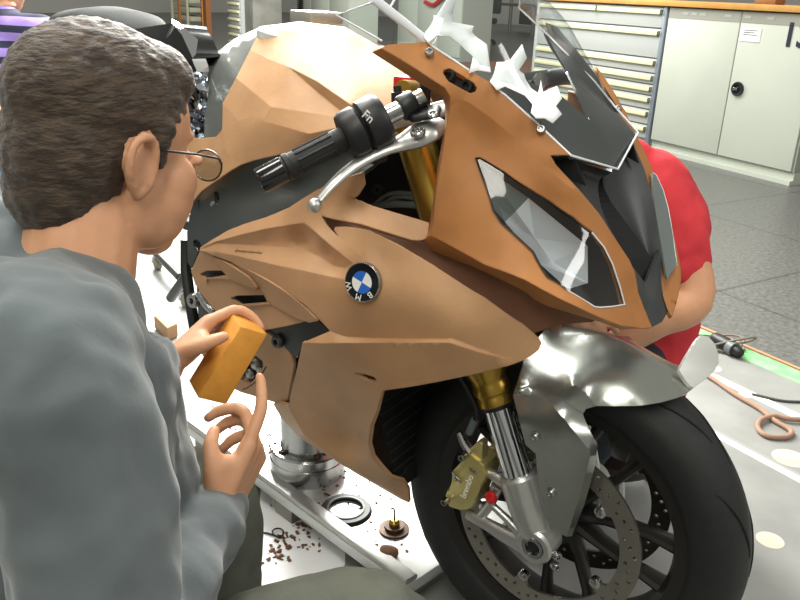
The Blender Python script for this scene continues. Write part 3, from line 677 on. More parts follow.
def disc(y, m, sgn):
    no = 120; out = [(.16*cos(2*pi*k/no), .16*sin(2*pi*k/no)) for k in range(no)]
    inn = []
    for k in range(180):
        a = 2*pi*k/180; t = abs(((a-1.95)*5/(2*pi)) % 1-.5)*2  # 0 mid, 1 at tab
        r = .126-.02*(max(0, (t-.86)/.14)**.6); inn.append((r*cos(a), r*sin(a)))
    holes = []
    for k in range(60):
        a = 2*pi*k/60; r = (.136, .150, .143)[k % 3]; holes.append([(r*cos(a)+.0033*cos(2*pi*q/10), r*sin(a)+.0033*sin(2*pi*q/10)) for q in range(10)])
    vo, T = fill(out, [inn]+holes, step=.02, grid=1.)
    bm = bmesh.new(); vs = [bm.verts.new((v.x, y, .3+v.y)) for v in vo]
    for t in T: bm.faces.new([vs[i] for i in t])
    for v in [v for v in bm.verts if not v.link_faces]: bm.verts.remove(v)
    o = obj('brake_disc', bm, m, bike, smooth=None)
    md = o.modifiers.new('t', 'SOLIDIFY'); md.thickness = .005; md.offset = 0
    for k in range(5):
        a = 1.95+2*pi*(k+.5)/5-pi/5+pi/5
        a = 1.95+2*pi*k/5+pi/5*0
        b = bmesh.new(); cc = np.array([.112*cos(a), y+sgn*.002, .3+.112*sin(a)]); lathe(b, cc, (0, sgn, 0), [(0, -.008), (.0095, -.008), (.0095, .002), (.006, .004), (0, .004)], 20); obj('disc_bobbin', b, STEEL, o)
    return o
disc(-.075, DISCM, -1); disc(.075, DISCD, 1)
# rear wheel (mostly hidden)
b = bmesh.new(); cR = np.array([-1.54, 0, .31])
half = [(.216, .08), (.225, .09), (.25, .095), (.275, .09), (.295, .07), (.305, .04), (.31, 0)]
lathe(b, cR, (0, 1, 0), [(r, -y) for r, y in half]+[(r, y) for r, y in half[-2::-1]], 96); rt = obj('rear_tyre', b, RUBBER, bike)
b = bmesh.new(); lathe(b, cR, (0, 1, 0), [(.216, -.08), (.2265, -.088), (.2265, -.08), (.2, -.06), (.2, .06), (.2265, .08), (.2265, .088), (.216, .08), (.19, .06), (.19, -.06)], 72, closed=True); rr_ = obj('rear_rim', b, RIMM, bike)
for k in range(10):
    a = 2*pi*k/10; b = bmesh.new(); d = np.array([cos(a), 0, sin(a)]); tube(b, [cR+d*.03, cR+d*.1, cR+d*.195], [.02, .014, .017], 10, flat=(1.6, .7), side=(0, 1, 0)); obj('spoke', b, RIMM, rr_)
b = bmesh.new(); lathe(b, cR, (0, 1, 0), [(0, -.12), (.014, -.12), (.014, -.08), (.045, -.07), (.045, .07), (.014, .08), (.014, .12), (0, .12)], 32); obj('hub', b, RIMM, rr_)
# ================================================================== fork
fd = np.array([-.443, 0, 1.]); fd /= np.linalg.norm(fd)
def fork(s, full):
    ax0 = np.array([0.001, s*.105, .3]); at = lambda z: ax0+fd*((z-.3)/fd[2])
    # chrome stanchion, gold upper tube with flared end
    b = bmesh.new(); lathe(b, at(.39), fd, [(0, 0), (.0232, 0), (.0232, .17), (0, .17)], 40); obj('stanchion', b, CHROME, bike)
    zz = at(.513); L_ = .47
    b = bmesh.new(); lathe(b, zz, fd, [(.0, 0), (.0265, 0), (.0285, .002), (.0285, .012), (.0275, .014), (.0275, .018), (.0295, .02), (.0295, .034), (.0285, .036), (.0285, .044), (.034, .056), (.035, .07), (.033, .088), (.0295, .1), (.0295, L_), (0, L_)], 40); obj('fork_tube', b, GOLD, bike)
    b = bmesh.new(); lathe(b, zz, fd, [(0, -.006), (.0255, -.006), (.0265, 0.001), (0, .001)], 32); obj('fork_seal', b, BLACK, bike)
    b = bmesh.new(); lathe(b, at(.93), fd, [(0, 0), (.024, 0), (.024, .012), (.018, .016), (.0, .016)], 32); obj('fork_cap', b, GOLD, bike)
    # cast foot
    b = bmesh.new(); lathe(b, at(.31), fd, [(0, 0), (.026, .0), (.031, .05), (.031, .098), (.027, .103), (.0235, .103), (0, .103)], 40)
    lathe(b, np.array([0.004, s*.105, .298]), (0, s, 0), [(0, -.022), (.03, -.022), (.031, .02), (.027, .025), (.019, .025), (.019, .02), (0, .02)], 40)
    foot = obj('fork_foot', b, ALU, bike)
    b = bmesh.new(); lathe(b, np.array([0.004, s*.126, .298]), (0, s, 0), [(.011, -.004), (.0175, -.004), (.0175, .005), (.0125, .005)], 32, closed=True); obj('axle_end', b, STEEL, foot)
    b = bmesh.new(); lathe(b, np.array([0.004, s*.1255, .298]), (0, s, 0), [(0, 0), (.0115, 0), (.0115, .0008), (0, .0008)], 6); obj('axle_socket', b, BLACK, foot)
    for dz in (-.012, .008):
        b = bmesh.new(); bolt(b, np.array([.036, s*.112, .283+dz]), (.8, s*.5, 0), .0075, .01); obj('pinch_bolt', b, STEEL, foot)
    return at, foot
atR, footR = fork(-1, True); atL, footL = fork(1, False)
# caliper bracket arms (right) and left twin
CAL = [(462.5, 460), (470, 455), (484.5, 466), (485, 476), (484.5, 482), (477, 492), (475.5, 501), (471, 509), (466, 509.5), (460, 511), (449, 507), (444.6, 497), (447, 490), (453, 484), (451.5, 472)]
def caliper(s):
    pol = [Y(x, y, -.124) for x, y in CAL]; pol = [p*[1, -s, 1] for p in pol]
    b = bmesh.new(); prism(b, pol, (0, s*-.05, 0), .003); cal = obj('brake_caliper', b, CALI, bike)
    b = bmesh.new(); e = [(476, 443), (479, 441.5), (482.5, 444), (481.5, 464), (471, 458), (469, 456), (466, 452)]
    prism(b, [Y(x, y, -.118)*[1, -s, 1] for x, y in e], (0, s*-.02, 0), .002); obj('caliper_ear', b, CALI, cal)
    for (x, y) in ((464.5, 455.5), (447, 500)):
        b = bmesh.new(); bolt(b, Y(x, y, -.126)*[1, -s, 1], (0, s, 0), .0065, .012); obj('caliper_bolt', b, STEEL, cal)
    for (a, c) in (((456, 477), (460.5, 482)), ((470, 469), (476, 473)), ((453, 472), (456, 480))):
        b = bmesh.new(); tube(b, [Y(*a, -.127)*[1, -s, 1], Y(*c, -.127)*[1, -s, 1]], .0022, 8, dome=True); obj('caliper_rib', b, STEEL, cal)
    b = bmesh.new()
    tube(b, [Y(468, 514, -.105)*[1, -s, 1], Y(485, 523, -.108)*[1, -s, 1], Y(505, 535, -.11)*[1, -s, 1], Y(527, 545, -.11)*[1, -s, 1]], [.011, .012, .015, .02], 14, flat=(.95, .75))
    tube(b, [Y(483, 469, -.105)*[1, -s, 1], Y(493, 475, -.107)*[1, -s, 1], Y(506, 483, -.108)*[1, -s, 1]], [.0085, .009, .012], 14)
    tube(b, [Y(497, 486, -.108)*[1, -s, 1], Y(490, 505, -.108)*[1, -s, 1], Y(478, 520, -.106)*[1, -s, 1]], [.012, .009, .009], 14, flat=(.9, .6))
    tube(b, [Y(490, 503, -.109)*[1, -s, 1], Y(508, 520, -.11)*[1, -s, 1], Y(524, 536, -.11)*[1, -s, 1]], [.006, .007, .012], 12)
    obj('caliper_bracket', b, ALU, footR if s < 0 else footL)
    return cal
cal = caliper(-1); caliper(1)
b = bmesh.new(); lathe(b, Y(491.5, 497, -.12), (-.1, -1, .1), [(0, 0), (.0105, 0), (.0105, .004), (.007, .006), (.003, .004), (0, .004)], 20); obj('adjuster_cap', b, RED, footR)
p0 = Y(461, 503, -.1262); p1 = Y(473, 470, -.1262)
txt('caliper_lettering', 'brembo', .0155, basis((p0+p1)/2, p1-p0, (-.8, 0, .5)), WHITE, cal, .0004)
# brake hose down to caliper, banjo
b = bmesh.new(); tube(b, catmull([Y(456, 372, -.12), Y(463, 382, -.12), Y(472, 398, -.118), Y(477, 412, -.115), Y(473, 425, -.115), Y(466, 437, -.115)], 6), .0045, 10); obj('brake_hose', b, BLACK, bike)
b = bmesh.new(); tube(b, [Y(475, 419, -.114), Y(469, 433, -.115)], .0065, 10); obj('hose_sleeve', b, GREYRUB, bike)
b = bmesh.new(); tube(b, [Y(459, 432, -.115), Y(464, 443, -.115), Y(470, 452, -.115)], [.006, .008, .009], 10); obj('banjo_fitting', b, STEEL, bike)
# ================================================================== front fender
ft = dict(o=[(513, 395, -.118), (516, 386, -.108), (519, 377, -.1), (524, 360, -.085), (532, 345, -.06), (545, 330, -.03), (562, 326.5, 0), (585, 329, 0), (605, 334.5, 0), (621, 340, 0), (640, 351, 0), (662, 366, 0), (680, 378.5, 0), (693, 388, 0), (686, 394, -.022), (676, 398, -.045), (662, 402, -.066), (648, 404.5, -.078), (635, 406, -.085), (600, 406, -.098), (596, 406, -.1), (586, 393, -.108), (575, 385, -.112), (561, 391, -.113), (546, 398, -.115), (530, 396.5, -.117)],
          c=[(605, 355, -.052), (640, 372, -.05), (570, 352, -.055), (610, 385, -.085), (545, 375, -.095), (660, 385, -.042)])
fg = dict(o=[(513, 395, -.118), (530, 396.5, -.117), (546, 398, -.115), (551, 403, -.118), (555, 408.6, -.121), (566, 421, -.126), (590, 451, -.13), (590, 457, -.13), (580, 495, -.13), (566.7, 536.7, -.13), (551, 529, -.13), (541, 497, -.13), (537.5, 472.5, -.13), (535.6, 453.7, -.13), (525.6, 445, -.13), (519, 420, -.13)])
fc_ = dict(o=[(546, 398, -.115), (561, 391, -.113), (575, 385, -.112), (586, 393, -.108), (596, 406, -.1), (586, 409, -.102), (583, 414, -.103), (585, 420, -.104), (591, 433, -.105), (597.5, 444, -.106), (596, 462.5, -.107), (585, 503, -.11), (572, 536, -.112), (566.7, 536.7, -.13), (580, 495, -.13), (590, 457, -.13), (590, 451, -.13), (566, 421, -.126), (555, 408.6, -.121), (551, 403, -.118)])
def fender_lat(px, py):
    prof = lambda y: .350-.058*(abs(y)/.1)**2.2
    prev = None
    for k in range(61):
        y = -.125+.125*k/60; p = Y(px, py, y); g_ = math.hypot(p[0], p[2]-.3)-prof(y)
        if prev is not None and prev > 0 and g_ <= 0: return y-.125/60*(-g_)/(prev-g_+1e-9)
        prev = g_
    return 0.
ft['tps'] = fender_lat
fender = panel('front_fender', [ft, fg, fc_], SILVER, bike, thick=.0015, both=True)
panel('fender_lip', [dict(o=[(679, 370, .0), (684, 361, .016), (690, 351, .034), (696, 341, .05), (702, 335.5, .062), (709, 337, .072), (715, 344, .077), (718.5, 354, .078), (718.5, 363, .074), (714, 372, .062), (705, 379.5, .034), (693, 388, -.008), (686, 381, -.006)])], SILVERL, fender, thick=.006)
for (x, y) in ((535, 437), (551, 493)):
    b = bmesh.new(); bolt(b, Y(x, y, -.1305), (0, -1, 0), .0065, .005); lathe(b, Y(x, y, -.1303), (0, -1, 0), [(0, 0), (.0085, 0), (.0085, .0015), (0, .0015)], 24); obj('fender_bolt', b, STEEL, fender)
# ================================================================== radiator
b = bmesh.new(); hexa(b, [(-.30, -.12, .29), (-.265, -.12, .29), (-.265, .12, .29), (-.30, .12, .29), (-.33, -.2, .63), (-.295, -.2, .63), (-.295, .2, .63), (-.33, .2, .63)]); rad = obj('radiator', b, BLACK, bike)
b = bmesh.new()
for k in range(16): box(b, (-.265-.03*k/16, 0, .31+.3*k/15), (.002, .25+.13*k/15, .0025))
obj('radiator_fin', b, DGREY, rad)
b = bmesh.new(); rbox(b, (-.29, 0, .30), (.06, .2, .04), None, .01); obj('oil_cooler', b, BLACK, rad)
b = bmesh.new(); rbox(b, (-.58, 0, .52), (.4, .24, .22), None, .04); obj('engine_block', b, DGREY, bike)
# ================================================================== airbox, yoke, handlebar, lever
b = bmesh.new(); pol = [(350, 150), (385, 140), (450, 120), (450, 245), (400, 235), (350, 215)]
prism(b, [Y(x, y, -.085) for x, y in pol], (0, .17, 0), .004); obj('airbox', b, BLACK, bike)
for pts, r, m in (([(372, 208), (384, 197), (396, 193), (412, 194), (432, 198)], .0035, GREYRUB), ([(378, 209), (392, 199), (402, 197), (418, 199), (432, 203)], .0035, GREYRUB), ([(365, 210), (380, 205), (397, 204), (415, 205), (434, 207)], .0055, GREYRUB), ([(424, 222), (431, 212), (437, 205)], .0015, STEEL)):
    b = bmesh.new(); tube(b, catmull([Y(x, y, -.12) for x, y in pts], 6), r, 10); obj('hose', b, m, bike)
b = bmesh.new(); lathe(b, Y(380, 190, -.11), (0, -1, .2), [(.004, 0), (.009, 0), (.009, .008), (.004, .008)], 20, closed=True); obj('airbox_grommet', b, DGREY, bike)
gA = Y(262, 180, -.358); gB = Y(352, 134, -.262); gd = (gB-gA)/np.linalg.norm(gB-gA)
gl = np.linalg.norm(gB-gA)
b = bmesh.new(); lathe(b, gA-gd*.004, gd, [(0.0, .012), (.009, .012), (.010, .0), (.0165, 0), (.0175, .004), (.0175, .036), (.0, .036)], 32); obj('bar_end', b, GLOSS, bike)
b = bmesh.new(); lathe(b, gA, gd, [(0, .03), (.0165, .03), (.0165, .035), (.0185, .037), (.0185, .043), (.0165, .045), (.0165, gl-.012), (.02, gl-.008), (0, gl-.008)], 32)
grip = obj('throttle_grip', b, RUBBER, bike)
ax, s_, w_ = frame_of(gd)
for k in range(10):
    a = 2*pi*k/10; b = bmesh.new(); d = cos(a)*s_+sin(a)*w_
    tube(b, [gA+gd*.055+d*.0162, gA+gd*(gl-.03)+d*.0162], .0022, 6, dome=True); obj('grip_rib', b, RUBBER, grip)
b = bmesh.new(); lathe(b, gB, gd, [(0, -.012), (.03, -.012), (.034, -.006), (.034, .012), (.03, .016), (.036, .02), (.037, .042), (.032, .05), (0, .05)], 40); hs = obj('throttle_housing', b, BLACK, bike)
b = bmesh.new(); p_ = gB+gd*.035; rbox(b, p_-np.array([0, 0, .03]), (.03, .03, .05), None, .006); obj('switch_block', b, BLACK, hs)
pt = Y(367, 120, -.282)
txt('housing_lettering', 'Fn', .016, basis(Y(368, 117, -.285), (.6, .3, -.5), (.4, .2, .8)), WHITE, hs, .0004)
b = bmesh.new(); lathe(b, gB+gd*.05, gd, [(0, 0), (.0125, 0), (.0125, .06), (0, .06)], 32); obj('handlebar', b, STEEL, bike)
# clip-on clamp + master cylinder + reservoir
b = bmesh.new(); c_ = gB+gd*.082; lathe(b, c_, gd, [(0, -.008), (.0165, -.008), (.018, -.005), (.018, .012), (.016, .015), (0, .015)], 28); clamp = obj('master_cylinder_clamp', b, BLACK, bike)
b = bmesh.new(); hexa(b, [Y(395, 112, -.195), Y(412, 124, -.215), Y(440, 118, -.2), Y(443, 110, -.17), Y(397, 104, -.19), Y(412, 116, -.215), Y(438, 112, -.2), Y(440, 104, -.17)], .003); mc = obj('master_cylinder', b, BLACK, bike)
b = bmesh.new(); bolt(b, Y(433, 115, -.203), (0.1, -.5, 1), .008, .004); obj('master_cylinder_screw', b, STEEL, mc)
b = bmesh.new(); tube(b, [Y(399, 106, -.19), Y(398, 92, -.19)], [.011, .0095], 16); tube(b, [Y(398, 93, -.19), Y(397, 86, -.19)], [.006, .0055], 16); obj('reservoir_spigot', b, BLACK, mc)
b = bmesh.new(); tube(b, [Y(424, 108, -.16), Y(426, 80, -.16)], .0085, 14); obj('reservoir_post', b, BLACK, mc)
b = bmesh.new(); lathe(b, Y(412, 105, -.155), (-.1, 0, 1), [(0, 0), (.02, 0), (.02, .008), (.014, .01), (0, .01)], 28); obj('fork_top_cap', b, ALU, bike)
b = bmesh.new(); prism(b, [(-.33, -.13, .90), (-.25, -.14, .93), (-.21, -.09, .945), (-.2, .09, .945), (-.25, .14, .93), (-.33, .13, .9), (-.34, 0, .9)], (-.01, 0, .022), .004); obj('top_yoke', b, ALU, bike)
b = bmesh.new(); lathe(b, Y(412, 90, -.10), (.1, -1, .1), [(0, -.03), (.014, -.03), (.014, .03), (0, .03)], 20); obj('steering_damper', b, GOLD, bike)
b = bmesh.new(); rbox(b, Y(410, 82, -.08), (.03, .05, .02), None, .004); obj('key_switch', b, RED, bike)
# left handlebar stub
for nm_ in ('bar_end', 'throttle_grip', 'handlebar'):
    s0 = bpy.data.objects[nm_]; c2 = s0.copy(); c2.data = s0.data.copy()
    for v in c2.data.vertices: v.co.y *= -1
    c2.data.flip_normals(); COL.objects.link(c2)
    if nm_ == 'throttle_grip': c2.name = 'left_grip'
# lever: flat bar
lv = [((440, 124), .17, .013), ((428, 131), .195, .017), ((415, 137.5), .21, .017), ((402, 143), .222, .012), ((388, 148), .235, .0095), ((370, 156.5), .255, .0085), ((350, 169), .28, .0075), ((332, 185), .305, .0065), ((319, 200), .322, .0055)]
b = bmesh.new(); P_ = catmull([Y(*p, -y) for p, y, w in lv], 4); Wd = [w for *_, w in lv]
tube(b, P_, [w*1.3 for w in Wd], 16, flat=(.55, 1.0), side=(.2, -.3, 1.)); ell(b, Y(314.5, 205.5, -.328), (.0098, .0098, .0098)); lev = obj('brake_lever', b, ALU, bike)
b = bmesh.new(); bolt(b, Y(418, 134, -.225), (0, -.35, 1), .0105, .006); obj('lever_pivot', b, STEEL, lev)
# ------------------------------------------------------------------ people
SKIN = mat('skin', (205, 152, 117), .5, var=.06, scale=18, bump=.04, bscale=200)
HAIR = mat('hair brown', (44, 33, 24), .65, rgb2=(74, 58, 42), scale=40, bump=.5, bscale=70, stretch=(1, 1, 3), sheen=.2)
SWEAT = mat('sweater', (84, 92, 95), .9, var=.1, scale=9, bump=.45, bscale=11, sheen=.3, stretch=(1, 1, .45))
JEANS = mat('trousers', (92, 94, 84), .9, var=.1, scale=30, bump=.08, bscale=300)
JEANB = mat('dark jeans', (40, 48, 58), .9, var=.15, scale=30, bump=.08, bscale=300)
JEANL = mat('blue jeans', (92, 128, 160), .9, var=.1, scale=20)
REDM = mat('red cotton', (200, 52, 60), .85, var=.06, scale=12, bump=.05, bscale=200)
SHOE = mat('shoe', (40, 38, 36), .6)
def cap(bm, a, b, r0, r1=None, n=6, flat=None, side=None, seg=16):
    r1 = r0 if r1 is None else r1; a = np.array(a, float); b = np.array(b, float)
    tube(bm, [a+(b-a)*i/n for i in range(n+1)], [r0+(r1-r0)*i/n for i in range(n+1)], seg, dome=True, flat=flat, side=side)
def chain(bm, pts, rad, n=6, flat=None, side=None, seg=18):
    tube(bm, catmull(pts, n), rad, seg, dome=True, flat=flat, side=side)
TEX = {}
def cloth_tex(name, size):
    if name not in TEX:
        t = bpy.data.textures.new(name, 'CLOUDS'); t.noise_scale = size; t.noise_depth = 1; TEX[name] = t
    return TEX[name]
def blob(name, bm, m, parent, vox=.006, sm=6, disp=0, size=.08):
    o = obj(name, bm, m, parent, smooth=180)
    r = o.modifiers.new('merge', 'REMESH'); r.mode = 'VOXEL'; r.voxel_size = vox; r.use_smooth_shade = True
    s = o.modifiers.new('smooth', 'SMOOTH'); s.iterations = sm; s.factor = .5
    if disp:
        d = o.modifiers.new('folds', 'DISPLACE'); d.texture = cloth_tex('folds%g' % size, size); d.strength = disp; d.mid_level = .5; d.texture_coords = 'GLOBAL'
    return o
def nrm(v): v = np.array(v, float); return v/np.linalg.norm(v)
class Loc:
    def __init__(s, c, f, u=(0, 0, 1)):
        s.c = np.array(c, float); s.f = nrm(f); u = np.array(u, float); s.l = nrm(np.cross(u, s.f)); s.u = np.cross(s.f, s.l)
        s.R = Matrix(((s.f[0], s.l[0], s.u[0]), (s.f[1], s.l[1], s.u[1]), (s.f[2], s.l[2], s.u[2])))
    def __call__(s, a, b, c): return s.c+a*s.f+b*s.l+c*s.u
def head(bm, L, k=1.):
    E = lambda c, r: ell(bm, L(*[v*k for v in c]), [v*k for v in r], L.R)
    E((-.008, 0, .03), (.098, .076, .094)); E((.03, 0, -.04), (.062, .06, .07)); E((.066, 0, -.094), (.03, .03, .024)); E((.02, 0, -.075), (.065, .055, .035))
    for s in (1, -1):
        E((.054, s*.043, -.024), (.034, .027, .034)); E((.04, s*.037, -.06), (.046, .028, .044)); E((.05, s*.041, -.042), (.038, .0275, .045)); E((.025, s*.05, -.05), (.04, .018, .045)); E((.0, s*.075, -.032), (.009, .006, .011)); E((.092, s*.03, .004), (.01, .014, .008))
        # ear: rim and bowl
        ear = [(-.002, .072, -.036), (.006, .078, -.028), (.008, .08, -.004), (.002, .084, .018), (-.014, .09, .024), (-.027, .092, .012), (-.026, .089, -.01), (-.016, .082, -.028), (-.004, .076, -.04)]
        tube(bm, catmull([L(a*k, s*b*k, c*k) for a, b, c in ear], 4), .0058*k, 8, dome=True)
        E((-.008, s*.076, -.008), (.017, .007, .026))
    E((.076, 0, .03), (.014, .044, .012)); E((.094, 0, -.066), (.012, .024, .010))
    cap(bm, L(.088*k, 0, .016*k), L(.099*k, 0, -.028*k), .008*k, .011*k)
def hand(bm, w, X, N, right, curls, spread=.08, k=1., thumb=None, tw=None):
    """w wrist, X finger direction, N palm side, curls per finger (3 joint angles)"""
    X = nrm(X); N = np.array(N, float); N = nrm(N-X*(N@X)); T = np.cross(X, N) if right else np.cross(N, X)
    P = lambda x, t, n: np.array(w)+k*(x*X+t*T+n*N)
    # palm
    for t, e in ((.026, .088), (.009, .091), (-.009, .088), (-.025, .082)): cap(bm, P(.012, t*.75, 0), P(e, t, 0), .014*k, .0118*k)
    cap(bm, P(-.05, 0, 0), P(.02, 0, 0), .026*k, .022*k, flat=(1, .75), side=T)
    cap(bm, P(.02, .02, .008), P(.055, .034, .012), .017*k, .014*k)
    for (t, e), ln, cu in zip(((.027, .088), (.009, .092), (-.0095, .089), (-.027, .082)), ((.044, .026, .021), (.048, .03, .022), (.044, .027, .021), (.034, .021, .019)), curls):
        p = P(e, t, .0); a = 0; d0 = X+T*spread*(t/.027)
        pts = [p]
        for l_, c_ in zip(ln, cu):
            a += c_; d = nrm(d0)*cos(a)+N*sin(a); pts.append(pts[-1]+d*l_*k)
        tube(bm, catmull(pts, 4), [.0096*k, .0092*k, .0085*k, .0072*k], 10, dome=True)
    th = thumb or [(.018, .028, .01), (.05, .05, .022), (.078, .06, .032), (.1, .062, .038)]
    tube(bm, catmull(tw or [P(*q) for q in th], 4), [.015*k, .0125*k, .0105*k, .0085*k], 10, dome=True)
# ================================================================== the seated modeller in the dark sweater
man = thing('person', 'seated person in a dark grey sweater and glasses, seen from behind, holding an ochre block', 'person', (-.36, -.78, 0))
H = Loc(D(108, 149, .89), (.12, .99, -.25))
sR = D(52, 372, .70); sL = np.array([-.50, -.60, .80]); eR = D(118, 640, .70); wR = D(222, 512, .95)
eL = np.array([-.40, -.66, .52]); wL = D(163, 366, 1.085)
pel = np.array([-.37, -.84, .33]); wai = np.array([-.34, -.79, .50]); che = np.array([-.325, -.70, .66]); upc = np.array([-.345, -.665, .755])
nb = D(66, 320, .87)
hR = np.array([-.27, -.88, .35]); hL = np.array([-.48, -.79, .35]); kR = D(368, 640, .90); kL = D(196, 502, 1.12)
aR = np.array([.03, -.50, .08]); aL = np.array([-.32, -.47, .08])
lat_ = nrm(sR-sL)
b = bmesh.new(); head(b, H)
cap(b, H(-.018, 0, -.04), nb+np.array([0, 0, -.03]), .058, .064)
chain(b, [pel, wai, che, upc], [.13, .12, .14, .09], flat=(1, .62), side=lat_)
for a in ((sR, eR, wR), (sL, eL, wL)): chain(b, [upc+(a[0]-upc)*.3, *a], [.055, .05, .04, .028])
for a in ((hR, kR, aR), (hL, kL, aL)): chain(b, [pel, *a], [.07, .075, .05, .04])
hX = nrm(-RT*-.62+UP*.62+FW*.3)
hand(b, wL, RT*.45+UP*.55+FW*.55, RT*.75-UP*.6+FW*.25, False, [(.35, .8, .5), (.4, .8, .5), (.4, .8, .5), (.4, .8, .5)], k=.95, tw=[D(174, 357, 1.085), D(193, 349, 1.075), D(210, 342, 1.075), D(224, 336.5, 1.085)])
hand(b, wR, RT*.42+UP*.85+FW*.25, -RT*.85+UP*.4+FW*.3, True, [(.1, .3, .2), (.8, 1.1, .6), (.9, 1.2, .6), (1.0, 1.2, .6)], k=.92, thumb=[(.015, .026, .008), (.045, .046, .02), (.068, .048, .036), (.086, .04, .045)])
blob('body', b, SKIN, man, .004, 3)
# sweater
b = bmesh.new()
chain(b, [pel+[0, 0, -.02], wai, che, upc, upc*.45+nb*.55], [.175, .165, .185, .155, .075], flat=(1, .68), side=lat_)
ell(b, che+[.0, .025, -.06], (.14, .115, .17)); ell(b, wai+[.0, .03, 0], (.14, .11, .12))
ell(b, che*.6+sR*.4+[0, -.03, .03], (.13, .1, .13))
chain(b, [upc+(sR-upc)*.2+[0, 0, .0], sR+[-.01, 0, -.005], sR*.5+eR*.5, eR, eR*.45+wR*.55, wR-[0, 0, .0]], [.09, .083, .078, .07, .062, .047, .036])
chain(b, [upc+(sL-upc)*.2, sL, sL*.5+eL*.5, eL, eL*.4+wL*.6, eL*.16+wL*.84], [.09, .082, .07, .058, .05, .043, .037])
tube(b, [nb+np.array([0, 0, -.07]), nb+np.array([.0, .0, -.012])], [.11, .072], 24)
blob('sweater', b, SWEAT, man, .007, 6, .022, .06)
# collar band
b = bmesh.new(); lathe(b, nb+np.array([0, 0, -.002]), nrm(H.c-nb+np.array([0, 0, .15])), [(.068, -.012), (.078, -.012), (.078, .004), (.073, .012), (.068, .008)], 40, closed=True); obj('collar', b, SWEAT, man)
# trousers
b = bmesh.new()
ell(b, pel, (.16, .14, .12))
for h_, k_, a_ in ((hR, kR, aR), (hL, kL, aL)):
    chain(b, [pel*.5+h_*.5, h_, h_*.5+k_*.5, k_, k_*.5+a_*.5, a_], [.1, .105, .09, .078, .068, .06])
blob('trousers', b, JEANS, man, .007, 6, .008, .05)
for a_ in (aR, aL):
    b = bmesh.new(); chain(b, [a_+[-.02, -.06, -.03], a_+[0, .0, -.03], a_+[.05, .13, -.045]], [.04, .045, .035], flat=(.9, 1)); 
    blob('shoe', b, SHOE, man, .006, 4)
b = bmesh.new()
for c, r in (((-.02, 0, .052), (.1, .0815, .083)), ((-.045, 0, -.002), (.069, .076, .085)), ((-.055, 0, -.045), (.05, .062, .06)), ((.03, 0, .085), (.056, .062, .042))): ell(b, H(*c), r, H.R)
for s in (1, -1): cap(b, H(.022, s*.07, .035), H(.02, s*.072, -.005), .012, .006)
hr = blob('hair', b, HAIR, man, .005, 4, .006, .012)
# glasses
GLM = mat('spectacle frame', (30, 28, 28), .3)
b = bmesh.new()
for s in (1, -1):
    tube(b, [H(.0, s*.081, .012), H(.06, s*.078, .014), H(.098, s*.068, .012)], .0014, 6)
    tube(b, [H(.108+.0*cos(a), s*(.035+.028*cos(a)), .0+.018*sin(a)) for a in np.linspace(0, 2*pi, 25)], .0012, 6)
    tube(b, [H(.098, s*.068, .012), H(.108, s*.062, .006)], .0014, 6)
tube(b, [H(.108, .009, .006), H(.112, 0, .009), H(.108, -.009, .006)], .0012, 6)
gl_ = obj('glasses', b, GLM, man)
for s in (1, -1):
    b = bmesh.new(); prism(b, [H(.108, s*(.035+.027*cos(a)), .017*sin(a)) for a in np.linspace(0, 2*pi, 25)[:-1]], H.f*.0006); obj('lens', b, CLEAR, gl_)
# stool under him
st = thing('stool', 'low dark stool under the seated person in the sweater', 'stool', (-.38, -.86, 0))
b = bmesh.new(); lathe(b, (-.38, -.87, .15), (0, 0, 1), [(0, 0), (.12, 0), (.13, .01), (.125, .03), (0, .035)], 32); obj('seat', b, BLACK, st)
for k in range(4):
    a = pi/4+k*pi/2; b = bmesh.new(); tube(b, [(-.38+.09*cos(a), -.87+.09*sin(a), .15), (-.38+.11*cos(a), -.87+.11*sin(a), 0)], .013, 10); obj('leg', b, STEEL, st)
# the block in his hand
OCHRE = mat('ochre foam', (196, 134, 48), .7, var=.08, scale=40, bump=.08, bscale=150, bevel=.002)
a_, b_, d_, g_ = D(241, 326.5, 1.10), D(267.5, 334.5, 1.125), D(198, 398, 1.07), D(230.5, 312, 1.135)
e1, e2, e3 = d_-a_, b_-a_, g_-a_
b = bmesh.new(); hexa(b, [a_, a_+e2, a_+e2+e3, a_+e3, a_+e1, a_+e1+e2, a_+e1+e2+e3, a_+e1+e3], .0015)
setp(obj('sanding_block', b, OCHRE), 'ochre rectangular block held in the left hand of the seated person', 'block')
# ================================================================== crouching person in red behind the bike
man2 = thing('person', 'person in a red t-shirt crouching on the far side of the motorcycle nose', 'person', (-.02, .7, 0))
pel = D(612, 372, 1.86); wai = D(624, 312, 1.83); che = D(622, 236, 1.77); upc = D(610, 184, 1.68)
sL = D(655, 194, 1.64); eL = Y(692, 292, .47); wL = Y(618, 344, .34); sR = D(560, 190, 1.72); eR = D(540, 290, 1.66); wR = D(560, 300, 1.5)
H2 = Loc(D(588, 214, 1.62), (-.05, -.9, -.6)); lat_ = nrm(sR-sL)
hL = D(630, 372, 1.85); hR = D(580, 372, 1.88); kL = D(612, 392, 1.62); kR = D(560, 395, 1.64); aL = D(560, 450, 1.8); aR = D(520, 450, 1.8)
aL[2] = .08; aR[2] = .08
b = bmesh.new(); head(b, H2); cap(b, H2(-.02, 0, -.04), upc, .056, .062)
chain(b, [pel, wai, che, upc], [.13, .12, .14, .09], flat=(1, .62), side=lat_)
chain(b, [upc*.7+sL*.3, sL, eL, eL*.5+wL*.5, wL], [.05, .052, .046, .042, .031]); chain(b, [upc*.7+sR*.3, sR, eR, wR], [.05, .05, .043, .03])
for a in ((hR, kR, aR), (hL, kL, aL)): chain(b, [pel, *a], [.07, .075, .05, .04])
